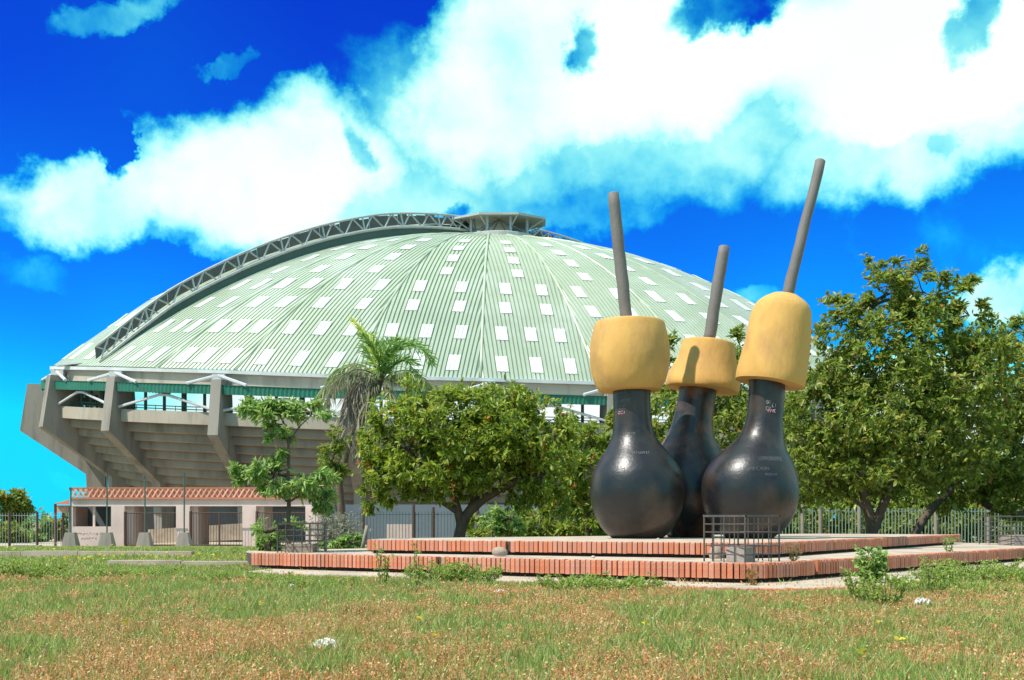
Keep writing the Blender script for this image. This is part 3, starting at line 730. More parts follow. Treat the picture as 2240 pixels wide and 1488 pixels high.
def sculpt(label, Y, body, cap, capc, stick, bodymat, seed):
    by = base_y(Y); body = [(body[0][0], by + .5, body[0][2] * .9)] + [r for r in body if r[1] < by - 4]
    g = empty('gourd_sculpture', W(body[0][0], by, Y), label, 'sculpture', 'three lime gourd sculptures')
    drows = dense(body, 5); b = fix(lathe(drows, Y).build('gourd', M[bodymat], g, True))
    c = fix(capmesh(capc[0], capc[1], dense([(t, r, 0) for t, r in cap], 5), Y, seed=seed).build('cap', M['cap'], g, True))
    p0, p1, r0, r1 = stick; s = Y / F; a, e = W(*p0, Y), W(*p1, Y); rnd = random.Random(seed); pts = []; rr = []
    for k in range(13):
        u = k / 12; q = a.lerp(e, u); q.x += rnd.uniform(-.006, .006); q.y += rnd.uniform(-.006, .006); pts.append(q); rr.append((r0 + (r1 - r0) * u) * s * rnd.uniform(.96, 1.04))
    pts.append(pts[-1] + (pts[-1] - pts[-2]).normalized() * .02); rr.append(rr[-1] * .75)
    fix(MB().tube(pts, rr, 18).build('stick', M['stick'], g, True))
    return g, drows
gL, rL = sculpt('left black gourd with a squat barrel shaped yellow cap and leaning stick', YL,
    [(1394, 1176, 60), (1394, 1160, 74), (1394, 1140, 87), (1394, 1110, 99), (1394, 1075, 103.5), (1394, 1040, 99), (1393, 1010, 84), (1391, 985, 66), (1388, 965, 53), (1385.5, 945, 45), (1383, 915, 41), (1382, 880, 40.5), (1381, 800, 40.5)],
    [(0, 38), (.003, 61), (.03, 69), (.2, 81), (.45, 88), (.7, 86), (.88, 80), (.965, 76), (.993, 72), (1, 62), (1, 8)], ((1378, 856), (1376, 704)), ((1373, 720), (1341, 424), 13.5, 12.5), 'gourd', 3)
gM, rM = sculpt('middle black gourd standing behind with orange worn shoulder and flared yellow cap', YM,
    [(1510, 1172, 52), (1510, 1155, 66), (1510, 1140, 78), (1510, 1110, 91), (1510, 1075, 96), (1510, 1040, 92), (1509, 1010, 83), (1508, 985, 69), (1509, 960, 55), (1512, 940, 47), (1518, 905, 42), (1525, 865, 41), (1532, 810, 41)],
    [(0, 38), (.002, 72), (.012, 79), (.13, 80.5), (.35, 74), (.6, 66), (.85, 60), (.975, 57), (.997, 53), (1, 46), (1, 8)], ((1537, 853), (1550, 748)), ((1550, 750), (1584, 541), 13.5, 12.5), 'gourd_worn', 8)
gR, rR = sculpt('right black gourd with a tall tilted round topped yellow cap and longest stick', YR,
    [(1640, 1172, 56), (1640, 1158, 74), (1640, 1140, 88), (1640, 1110, 101), (1640, 1070, 105), (1641, 1035, 99), (1645, 1005, 84), (1653, 980, 64), (1662, 960, 51), (1668, 940, 44), (1672, 915, 40), (1676, 880, 39), (1680, 800, 39)],
    [(0, 36), (.002, 70), (.012, 75), (.12, 76), (.35, 72), (.6, 67), (.78, 63), (.87, 58), (.93, 48), (.97, 36), (1, 24), (1, 4)], ((1683, 839), (1718, 645)), ((1719, 660), (1795, 352), 12.5, 11), 'gourd', 5)
# chalk scribbles scratched on the gourds
def onto(rows, Y, px, py):
    r = sorted(rows, key=lambda q: q[1]); ys = [q[1] for q in r]; cx = np.interp(py, ys, [q[0] for q in r]); rad = np.interp(py, ys, [q[2] for q in r])
    dx = max(-rad * .97, min(rad * .97, px - cx)); c = W(cx, py, Y); s = Y / F
    dep = math.sqrt(max(rad * rad - dx * dx, 0)) * s + .004
    # the same spot seen from the camera lies at depth Y-dep, so keep the lateral position on the surface
    return Vector((c.x + dx * s, c.y - dep, c.z))
def strokes(g, rows, Y, lines, mat, r=.005):
    mb = MB()
    for ln in lines: mb.tube([onto(rows, Y, x, y) for x, y in ln], r, 4)
    tag(mb.build('scribble', M[mat], g), kind='stuff')
def squig(x0, x1, y, h, seed):
    rnd = random.Random(seed); out = []; x = x0
    while x < x1:
        w = rnd.uniform(2.5, 4.5); k = rnd.choice('NVOIE')
        if k == 'N': out.append([(x, y + h / 2), (x, y - h / 2), (x + w, y + h / 2), (x + w, y - h / 2)])
        elif k == 'V': out.append([(x, y - h / 2), (x + w / 2, y + h / 2), (x + w, y - h / 2)])
        elif k == 'O': out.append([(x + w / 2 + w / 2 * math.cos(t), y + h / 2 * math.sin(t)) for t in np.linspace(0, 6.28, 9)])
        elif k == 'I': out.append([(x + w / 2, y - h / 2), (x + w / 2 - .5, y + h / 2)])
        else: out.append([(x + w, y - h / 2), (x, y - h / 2), (x, y + h / 2), (x + w, y + h / 2)])
        x += w + 1.5
    return out
strokes(gL, rL, YL, squig(1348, 1367, 862, 6, 1) + squig(1350, 1373, 880, 6, 2) + squig(1352, 1365, 895, 7, 3) + squig(1368, 1410, 995, 5, 6) + squig(1372, 1384, 952, 4, 7), 'chalk', .0035)
strokes(gL, rL, YL, [[(1334, 1027), (1339, 1023), (1343, 1026), (1341, 1031), (1334, 1036), (1340, 1037), (1346, 1036)], [(1356, 1028), (1351, 1030), (1349, 1026), (1353, 1023), (1357, 1026), (1357, 1032), (1354, 1038)]], 'chalk', .004)
strokes(gL, rL, YL, squig(1350, 1364, 906, 6, 5), 'pinkpaint', .006)
strokes(gR, rR, YR, squig(1668, 1677, 884, 8, 9) + squig(1680, 1688, 891, 8, 11) + squig(1667, 1675, 898, 7, 12), 'chalk', .008)
strokes(gR, rR, YR, squig(1669, 1688, 903, 6, 13), 'pinkpaint', .007)
strokes(gR, rR, YR, squig(1640, 1690, 1008, 9, 15) + squig(1600, 1660, 1030, 7, 16) + squig(1650, 1675, 1042, 5, 17), 'chalk', .0016)

# ------------------------------------------------------------------ wire cages (tree guards)
def cage(loc, label, side, h, rot, hz, nv, plate=True):
    g = empty('wire_cage', loc, label, 'tree guard', 'iron tree guards'); g.rotation_euler[2] = rot
    s = side / 2; corners = [(-s, -s), (s, -s), (s, s), (-s, s)]
    post = MB().tube([(0, 0, 0), (0, 0, h)], .012, 6).mesh('corner_post'); bar = MB().tube([(0, 0, .0), (0, 0, h)], .008, 5).mesh('upright_bar')
    rail = MB().tube([(-s, 0, 0), (s, 0, 0)], .008, 5).mesh('rail'); top = MB().box((-s - .012, -.012, -.012), (s + .012, .012, .012)).mesh('top_rail')
    for k in range(4):
        a, b = corners[k], corners[(k + 1) % 4]; ang = k * math.pi / 2; mid = ((a[0] + b[0]) / 2, (a[1] + b[1]) / 2)
        link('corner_post', post, M['cage'], g, (a[0], a[1], 0))
        for z in hz: link('rail', rail, M['cage'], g, (mid[0] * 1.0, mid[1] * 1.0, h * z), ang)
        link('top_rail', top, M['cage'], g, (mid[0], mid[1], h + .012 + .002 * k), ang)
        for j in range(1, nv):
            u = j / nv; link('upright_bar', bar, M['cage'], g, ((a[0] + (b[0] - a[0]) * u) * 1.012, (a[1] + (b[1] - a[1]) * u) * 1.012, 0))
    return g
c = W(1622, 1232, 13.35); c.z = .286
cage(c, 'empty square iron cage standing on the corner of the lower platform', .66, .565, math.radians(-52), (.17, .36, .66, .84), 4)
pl = MB(); pc = Vector((c.x - .01, c.y, .286)); r_ = math.radians(-38)
pl.prism([(pc.x + .19 * math.cos(r_ + a) * 1.0, pc.y + .19 * math.sin(r_ + a)) for a in np.array([.785, 2.356, 3.927, 5.498])], .286, .286 + .185)
pl_o = pl.build('concrete_planter', M['block']); tag(pl_o, 'grey square concrete planter block inside the corner cage', 'planter')
c2 = W(660, 1207, 17.5); c2.z = .286
cage(c2, 'square iron cage around the young tree on the left of the platform', .78, .46, math.radians(12), (.2, .4, .6, .8), 6)
o = MB().prism([(c2.x - .22, c2.y - .2), (c2.x + .22, c2.y - .2), (c2.x + .22, c2.y + .2), (c2.x - .22, c2.y + .2)], .286, .42).build('concrete_planter', M['rock']); tag(o, 'brown block planter inside the cage of the young tree', 'planter')
c3 = W(2240, 1190, 22.6); c3.z = .286
cage(c3, 'square iron cage at the right edge on the lower platform', 1.3, .60, math.radians(4), (.15, .32, .5, .66, .83), 3)
o = MB().prism([(c3.x - .4, c3.y - .4), (c3.x + .5, c3.y - .4), (c3.x + .5, c3.y + .3), (c3.x - .4, c3.y + .3)], .286, .50).build('concrete_planter', M['block']); tag(o, 'pale block planter inside the cage at the right edge', 'planter')

# ------------------------------------------------------------------ stones and litter
def lump(name, c, rx, ry, rz, mat, label, cat, seed, n=14, spike=.22):
    import bmesh
    rnd = np.random.default_rng(seed); bm = bmesh.new(); bmesh.ops.create_icosphere(bm, subdivisions=3, radius=1)
    d = rnd.normal(size=(10, 3)); d /= np.linalg.norm(d, axis=1)[:, None]; am = rnd.uniform(-spike, spike, 10)
    for v in bm.verts:
        k = 1 + sum(a * max(0, v.co.dot(Vector(q))) ** 2 for a, q in zip(am, d)); v.co = Vector((v.co.x * k * rx, v.co.y * k * ry, max(-.55, v.co.z * k) * rz))
    me = bpy.data.meshes.new(name); bm.to_mesh(me); bm.free(); me.shade_smooth()
    o = link(name, me, M[mat]); o.location = c; return tag(o, label, cat)
s = W(1095, 1213, 15.35); lump('stone', Vector((s.x, s.y, .335)), .105, .08, .075, 'rock', 'rounded brown stone lying on the lower tier left of the gourds', 'stone', 2)
s = W(1588, 1212, 13.75); lump('stone', Vector((s.x - .12, s.y + .12, .37)), .11, .08, .12, 'rock', 'upright pale stone behind the planter in the corner cage', 'stone', 7)
for k, (px, py, Y, r, lb) in enumerate([(1320, 1266, 13.2, .05, 'small pale rubble piece at the foot of the lower bricks'), (1440, 1168, 17.4, .03, 'tiny pebble on the upper tier in front of the left gourd'),
                              (1297, 1221, 14.6, .03, 'small grey pebble on the lower tier below the left gourd'), (1665, 1228, 12.9, .03, 'pebble beside the corner cage on the lower tier')]):
    q = W(px, py, Y); z = .02 if k == 0 else (.50 if k == 1 else .30); lump('pebble', Vector((q.x, q.y, z)), r, r * .8, r * .7, 'plinth', lb, 'pebble', 20 + k)
def crumple(px, py, Y, w, h, label, seed):
    q = W(px, py, Y); rnd = np.random.default_rng(seed); n = 9; mb = MB()
    for j in range(n):
        for i in range(n): mb.v.append((q.x + (i / 8 - .5) * w * rnd.uniform(.8, 1.1), Y + (j / 8 - .5) * w * .6, .05 + rnd.uniform(0, h) * (1 - abs(i / 4 - 1) ** 2 * .8)))
    mb.f = [(j * n + i, j * n + i + 1, (j + 1) * n + i + 1, (j + 1) * n + i) for j in range(n - 1) for i in range(n - 1)]
    tag(mb.build('plastic_litter', M['litter']), label, 'litter', 'plastic scraps in the grass')
crumple(712, 1446, 6.1, .20, .08, 'white crumpled plastic bag in the grass at bottom left', 1)
crumple(2020, 1336, 9.3, .16, .09, 'clear crumpled plastic bag in the grass on the right', 2)
crumple(1092, 1308, 10.9, .18, .05, 'thin white plastic strip in the grass below the platform', 3)
crumple(640, 1293, 11.9, .10, .05, 'small white scrap in the grass left of the platform', 4)

# ------------------------------------------------------------------ trees
def leaves(P, D, k, length, width, cols, rng, droop=.3, spread=1.0):
    """rosettes of k leaves at points P with twig directions D -> verts, faces, colours"""
    n = len(P); P = np.repeat(P, k, 0); D = np.repeat(D, k, 0); m_ = len(P)
    r = rng.normal(size=(m_, 3)); r -= (r * D).sum(1)[:, None] * D; r /= np.linalg.norm(r, axis=1)[:, None] + 1e-9
    d = D * rng.uniform(.1, .9, (m_, 1)) + r * spread; d[:, 2] -= droop * rng.uniform(.2, 1.4, m_); d /= np.linalg.norm(d, axis=1)[:, None]
    L_ = length * rng.uniform(.65, 1.25, (m_, 1)) * np.repeat(rng.uniform(.7, 1.3, n), k)[:, None]; Wd = width * rng.uniform(.75, 1.2, (m_, 1)) * L_ / length
    up = np.array([0, 0, 1.]) + rng.normal(size=(m_, 3)) * .45; side = np.cross(d, up); side /= np.linalg.norm(side, axis=1)[:, None] + 1e-9
    nrm = np.cross(side, d)
    B = P + d * L_ * .08; c = L_ * rng.uniform(.02, .12, (m_, 1))
    v = np.stack([B, B + d * L_ * .32 + side * Wd * .42 + nrm * c, B + d * L_ * .68 + side * Wd * .40 + nrm * c * .6, B + d * L_ - nrm * c,
                  B + d * L_ * .68 - side * Wd * .40 + nrm * c * .6, B + d * L_ * .32 - side * Wd * .42 + nrm * c], 1).reshape(-1, 3)
    i = np.arange(m_)[:, None] * 6; f = np.concatenate([i + np.array([0, 1, 2, 3]), i + np.array([0, 3, 4, 5])])
    pal = np.array([q[0] for q in cols]); pr = np.array([q[1] for q in cols], float); pr /= pr.sum()
    # colour choice partly shared by the rosette
    cr = rng.choice(len(pal), n, p=pr); cl = np.where(rng.random(m_) < .55, np.repeat(cr, k), rng.choice(len(pal), m_, p=pr))
    col = pal[cl] * rng.uniform(.75, 1.25, (m_, 1))
    return v, f, np.repeat(col, 6, 0)
GREEN = [((.17, .25, .025), 5), ((.23, .31, .035), 5), ((.31, .38, .05), 4), ((.11, .18, .025), 2.5), ((.42, .42, .06), .9), ((.62, .20, .04), .16), ((.40, .20, .06), .12)]
DARKG = [((.15, .215, .030), 5), ((.215, .285, .04), 5), ((.31, .37, .065), 4), ((.10, .155, .028), 2.2), ((.40, .36, .08), .9), ((.46, .22, .06), .12)]
FRESH = [((.19, .32, .07), 5), ((.26, .40, .10), 4), ((.36, .50, .16), 3), ((.13, .23, .05), 2.2)]
GREY = [((.32, .32, .23), 4), ((.40, .39, .30), 4), ((.24, .25, .16), 2)]
def limb(mb, a, b, r0, r1, rng, n=7, wob=.08):
    a, b = np.array(a), np.array(b); L_ = np.linalg.norm(b - a); pts = []; rr = []
    off = np.cumsum(rng.normal(size=(n + 1, 3)) * wob * L_ / n * 1.5, 0); off -= np.linspace(0, 1, n + 1)[:, None] * off[-1]
    for k in range(n + 1):
        u = k / n; q = a + (b - a) * u + off[k]; q[2] += math.sin(u * math.pi) * L_ * .04; pts.append(Vector(q)); rr.append(r0 + (r1 - r0) * u)
    mb.tube(pts, rr, 8); return pts
def tree(name, label, cat, base_px, Y, trunk, lobes, nclu, k, length, width, cols, seed, bark='bark', leafm='leaf', group=None, droop=.3, zbase=None, fill=.35, twigs=40, trunk_r=.12):
    """trunk: list of limbs [(px,py,dY), ...] with radii; lobes: (px,py,dY,rx,ry,rz) in px / metres of depth"""
    rng = np.random.default_rng(seed); b = W(*base_px, Y); b.z = gz(Y) if zbase is None else zbase
    t = empty(name, b, label, cat, group); mb = MB()
    tops = []
    for pts, r0, r1 in trunk:
        pp = [W(p[0], p[1], Y + p[2]) for p in pts]
        if pts[0][:2] == tuple(base_px): pp[0].z = b.z - .1
        prev = None; n = len(pp) - 1; full = []; rr = []
        A = np.array([tuple(q) for q in pp])
        for i in range(n):
            for u in np.linspace(0, 1, 4, endpoint=False):
                p0, p1, p2, p3 = A[max(i - 1, 0)], A[i], A[i + 1], A[min(i + 2, n)]
                q = .5 * (2 * p1 + (p2 - p0) * u + (2 * p0 - 5 * p1 + 4 * p2 - p3) * u * u + (3 * p1 - p0 - 3 * p2 + p3) * u ** 3)
                full.append(Vector(q)); rr.append((r0 + (r1 - r0) * (i + u) / n) * rng.uniform(.92, 1.1))
        full.append(pp[-1]); rr.append(r1); mb.tube(full, rr, 10); tops += full[len(full) // 2:]
    s = Y / F; P = []; LC = []
    vol = np.array([l[3] * l[4] * l[5] for l in lobes]) ** .8; vol /= vol.sum()
    for l, vf in zip(lobes, vol):
        c = W(l[0], l[1], Y + l[2]); n = max(6, int(nclu * vf)); d = rng.normal(size=(n, 3)); d /= np.linalg.norm(d, axis=1)[:, None]
        rad = np.where(rng.random(n) < fill, rng.random(n) ** (1 / 3), rng.uniform(.80, 1.06, n))
        bump = 1 + .16 * np.sin(d[:, 0] * 5 + seed) * np.sin(d[:, 1] * 4 + 1.3 * seed) + .10 * np.sin(d[:, 2] * 9 + d[:, 0] * 7)
        # leaves gather in clumps with shaded hollows between them
        m_ = max(5, n // 16); own = rng.integers(0, m_, n); q = d[own] * (rad[own] * bump[own])[:, None] + rng.normal(size=(n, 3)) * .135 * rng.uniform(.6, 1.4, m_)[own][:, None]
        q = q * np.array([l[3] * s, l[5], l[4] * s]); P.append(q + np.array(c)); LC.append((c, n))
        near = min(tops, key=lambda w_: (w_ - c).length) if tops else b
        limb(mb, near, c, max(.02, trunk_r * .4), .02, rng)
        for _ in range(max(3, int(twigs * vf))):
            limb(mb, c, Vector(P[-1][rng.integers(n)]), .018, .006, rng, 5)
    P = np.concatenate(P); cen = P.mean(0); D = P - cen; D[:, 2] += .3; D /= np.linalg.norm(D, axis=1)[:, None]; D += rng.normal(size=D.shape) * .5; D /= np.linalg.norm(D, axis=1)[:, None]
    mb.build('trunk', M[bark], t, True)
    v, f, c = leaves(P, D, k, length, width, cols, rng, droop)
    me = big_mesh('crown', v, [f], c, off=b); link('crown', me, M[leafm], t)
    return t
# middle tree
tree('almond_tree', 'round dense tree with orange tinged leaves left of the gourds', 'tree', (998, 1180), 24.5,
     [([(998, 1180, 0), (1010, 1150, 0), (1035, 1110, 0), (1085, 1075, 0), (1150, 1045, -.2), (1190, 1040, -.2)], .16, .05),
      ([(1008, 1150, 0), (1000, 1110, 0), (985, 1070, .1), (960, 1010, .1), (940, 950, 0)], .11, .04),
      ([(1025, 1120, 0), (1050, 1060, .2), (1060, 980, .3), (1080, 920, .2)], .09, .03), ([(1000, 1120, 0), (960, 1095, -.2), (900, 1060, -.4)], .07, .03)],
     [(1000, 935, 0, 170, 85, 1.5), (895, 985, -.3, 92, 95, 1.2), (1130, 960, 0, 125, 90, 1.3), (860, 1050, -.3, 65, 60, .9), (950, 1040, -.4, 110, 60, 1.2), (1090, 1040, .2, 120, 60, 1.2),
      (1190, 1020, .1, 70, 80, 1.0), (930, 885, .1, 80, 45, .9), (1120, 890, .1, 95, 40, .9), (1215, 950, .2, 50, 50, .7), (815, 965, -.1, 26, 40, .5), (822, 1080, -.1, 28, 34, .5)],
     5000, 8, .138, .056, GREEN, 11, twigs=120, trunk_r=.12)
tree('almond_tree', 'smaller leafy tree filling the space between the round tree and the left gourd', 'tree', (1290, 1185), 29,
     [([(1290, 1185, 0), (1285, 1120, 0), (1270, 1050, 0)], .12, .06)],
     [(1275, 1010, 0, 75, 90, 1.2), (1320, 1050, 0, 70, 80, 1.2), (1235, 1080, .3, 60, 55, 1.0), (1290, 1120, .2, 80, 50, 1.0), (1290, 945, 0, 40, 35, .6)], 1300, 7, .165, .065, GREEN, 12)
tree('almond_tree', 'dark green tree seen between the necks of the gourds', 'tree', (1560, 1180), 33,
     [([(1560, 1180, 0), (1555, 1120, 0), (1540, 1040, 0), (1500, 950, 0)], .18, .07), ([(1555, 1110, 0), (1600, 1010, .2), (1640, 930, 0)], .12, .05)],
     [(1500, 960, 0, 140, 100, 1.8), (1610, 930, .2, 130, 110, 1.8), (1540, 850, .1, 120, 70, 1.4), (1480, 790, 0, 45, 55, .8), (1600, 775, 0, 50, 50, .8), (1390, 1010, 0, 80, 90, 1.3), (1345, 905, .3, 45, 45, .7), (1430, 1090, .2, 110, 60, 1.4), (1600, 1060, 0, 140, 80, 1.6), (1720, 1010, 0, 90, 100, 1.4)],
     3400, 7, .19, .075, DARKG, 13)
# big right tree
tree('almond_tree', 'tall broad tree with forked trunk right of the gourds', 'tree', (1908, 1180), 27.5,
     [([(1908, 1180, 0), (1905, 1140, 0), (1890, 1085, 0), (1880, 1010, 0), (1885, 940, .1)], .17, .06), ([(1908, 1165, 0), (1930, 1110, -.1), (1955, 1050, 0), (1975, 980, 0), (2010, 900, .1)], .14, .05),
      ([(1898, 1120, 0), (1870, 1095, -.2), (1830, 1075, -.3)], .06, .03), ([(1975, 980, 0), (2010, 930, .1), (2050, 860, .2), (2020, 760, .2), (1990, 640, .1)], .08, .03)],
     [(1940, 760, 0, 120, 110, 1.6), (1850, 800, -.1, 80, 85, 1.2), (1830, 930, -.2, 110, 110, 1.5), (1960, 910, -.3, 130, 120, 1.7), (2080, 830, .1, 120, 110, 1.6), (1900, 1000, -.4, 130, 75, 1.5), (1780, 1000, -.2, 70, 85, 1.2),
      (2060, 970, 0, 120, 100, 1.5), (1915, 655, 0, 80, 55, 1.0), (2020, 640, .1, 75, 60, 1.0), (1995, 568, .1, 36, 28, .5), (2075, 640, .1, 55, 40, .6), (2120, 690, .1, 50, 38, .6), (1850, 690, 0, 42, 36, .6), (1805, 830, 0, 55, 60, .8), (1925, 595, .05, 38, 26, .5), (2140, 760, .1, 60, 60, .8)],
     8200, 8, .140, .062, DARKG, 14, twigs=140, trunk_r=.14, fill=.30)
tree('almond_tree', 'spreading tree with a leaning trunk at the right edge', 'tree', (1985, 1180), 30.5,
     [([(1985, 1180, 0), (2015, 1145, 0), (2055, 1095, 0), (2110, 1040, 0), (2190, 960, 0)], .15, .08), ([(2150, 1100, 0), (2190, 1118, 0), (2235, 1125, .2), (2290, 1100, .3)], .10, .09)],
     [(2190, 850, 0, 130, 130, 1.8), (2170, 990, -.2, 130, 90, 1.6), (2270, 920, 0, 110, 150, 1.6), (2080, 1060, .1, 90, 55, 1.2), (2230, 1070, 0, 100, 60, 1.3), (2200, 740, 0, 80, 55, 1.0), (2290, 780, 0, 80, 80, 1.0)],
     4600, 8, .15, .062, DARKG, 15, twigs=80)
# young tree in the cage
tree('young_tree', 'slender young tree with two leaf tiers growing from the left cage', 'tree', (632, 1207), 17.6,
     [([(632, 1207, 0), (631, 1150, 0), (632, 1095, 0), (630, 1040, 0), (632, 985, 0), (625, 940, 0), (612, 905, 0)], .042, .015), ([(632, 1100, 0), (600, 1075, 0), (570, 1050, 0)], .018, .008), ([(632, 1098, 0), (662, 1082, .05), (690, 1070, .1)], .02, .008), ([(631, 975, 0), (650, 940, 0), (680, 910, .05)], .016, .007)],
     [(610, 900, 0, 68, 26, .42), (680, 905, .1, 50, 22, .36), (560, 895, 0, 36, 20, .3), (625, 940, 0, 38, 24, .3), (600, 1035, 0, 78, 28, .45), (545, 1035, 0, 50, 20, .34), (680, 1055, .1, 58, 32, .4), (620, 1070, 0, 62, 22, .4), (700, 1085, .1, 40, 26, .3), (610, 995, 0, 34, 20, .25)],
     900, 8, .115, .036, FRESH, 16, twigs=90, zbase=.30, droop=.75, trunk_r=.03, fill=.5)
# far trees on the left
tree('far_tree', 'tall flat layered tree at the far left edge', 'tree', (22, 1195), 95,
     [([(22, 1195, 0), (24, 1140, 0), (22, 1100, 0)], .28, .12)], [(10, 1088, 0, 48, 14, 2.5), (45, 1098, 0, 24, 11, 1.6), (0, 1112, 0, 60, 12, 2.5), (40, 1122, 0, 30, 9, 1.6), (20, 1140, 0, 40, 10, 1.6)], 700, 6, .5, .2, DARKG, 17, leafm='leafdull')
for k, (px, py, Y, rx, ry, lb) in enumerate([(85, 1160, 80, 26, 28, 'rounded yellow green bush behind the wire fence'), (128, 1150, 84, 22, 30, 'dark bush behind the wire fence beside the canopy'), (20, 1170, 76, 36, 20, 'low bush behind the wire fence at the picture edge'),
                                             (55, 1172, 100, 60, 16, 'low distant hedge behind the wire fence')]):
    tree('bush', lb, 'bush', (px, 1200), Y, [([(px, 1200, 0), (px, py, 0)], .08, .04)], [(px, py, 0, rx, ry, 1.2), (px + rx * .6, py + ry * .4, .2, rx * .6, ry * .6, .9)], 330, 6, .32, .14, FRESH if k == 0 else DARKG, 30 + k, leafm='leafdull', twigs=8)
# bushes near the gates and under the trees
bl = [((590, 1207), 18.2, [(585, 1165, 0, 26, 34, .35), (600, 1190, 0, 28, 22, .35), (650, 1150, .1, 22, 14, .25)], FRESH, 260, .075, .034, 'leafy green bush left of the caged young tree', .3),
      ((1060, 1185), 33, [(1090, 1150, 0, 70, 40, 1.0), (1170, 1150, .2, 80, 40, 1.0), (1260, 1155, 0, 90, 35, 1.0)], DARKG, 700, .2, .08, 'dark tangled undergrowth bush behind the platform left of the gourds', None),
      ((1080, 1180), 27, [(1075, 1150, 0, 32, 26, .5), (1120, 1135, 0, 40, 30, .6)], FRESH, 260, .13, .05, 'bright green shrub beside the trunk of the round tree', None),
      ((740, 1200), 26, [(735, 1185, 0, 40, 22, .5), (770, 1190, 0, 30, 18, .4)], FRESH, 260, .09, .04, 'low green bush at the foot of the palm', None),
      ((1770, 1182), 44, [(1760, 1130, 0, 90, 40, 1.2), (1900, 1140, 0, 110, 36, 1.2), (2040, 1130, 0, 100, 45, 1.2), (2170, 1140, 0, 110, 40, 1.2)], DARKG, 2600, .24, .10, 'dark hedge growing behind the picket fence', None),
      ((1600, 1182), 46, [(1580, 1120, 0, 150, 50, 1.5), (1380, 1130, 0, 130, 50, 1.5)], DARKG, 900, .26, .11, 'dark hedge growing behind the gourds', None),
      ((2280, 1185), 46, [(2260, 1080, 0, 120, 90, 1.5), (2100, 1060, 0, 120, 80, 1.5), (1900, 1050, 0, 130, 90, 1.5), (1780, 1080, 0, 90, 70, 1.2)], DARKG, 3200, .30, .13, 'tall dark thicket behind the trees on the right', None),
      ((720, 1190), 36, [(725, 1010, 0, 26, 36, .6), (720, 1050, 0, 22, 30, .5), (738, 965, 0, 14, 22, .35)], DARKG, 300, .24, .06, 'dark narrow leafed shrub tree beside the palm', None)]
for base, Y, lob, colr, n, ln, wd, lb, zb in bl:
    tree('bush', lb, 'bush', base, Y, [([(*base, 0), (lob[0][0], lob[0][1], 0)], .05, .02)], lob, n, 7, ln, wd, colr, int(base[0]), twigs=20, zbase=zb, leafm='leaf')
# grey twiggy shrub
def twig_shrub():
    rng = np.random.default_rng(5); Y = 27; b = W(735, 1200, Y); b.z = 0; g = empty('grey_shrub', b, 'pale grey twiggy dry shrub between the young tree and the palm', 'shrub'); mb = MB(); P = []
    for k in range(60):
        a = rng.uniform(0, 6.28); e = rng.uniform(.5, 1.4); L_ = rng.uniform(.55, 1.05); d = Vector((math.cos(a) * math.cos(e), math.sin(a) * math.cos(e), math.sin(e))); pts = limb(mb, b, b + d * L_, .012, .004, rng, 5, .12)
        for _ in range(10):
            q = pts[rng.integers(2, 6)]; r = Vector(rng.normal(size=3)) * .16; r.z = abs(r.z); limb(mb, q, q + r, .005, .002, rng, 2); P.append(tuple(q + r))
    mb.build('twigs', M['barkg'], g)
    P = np.array(P); D = rng.normal(size=P.shape); D /= np.linalg.norm(D, axis=1)[:, None]; v, f, c = leaves(P, D, 5, .07, .022, GREY, rng, .0); link('foliage', big_mesh('foliage', v, [f], c, off=b), M['leafdull'], g)
twig_shrub()
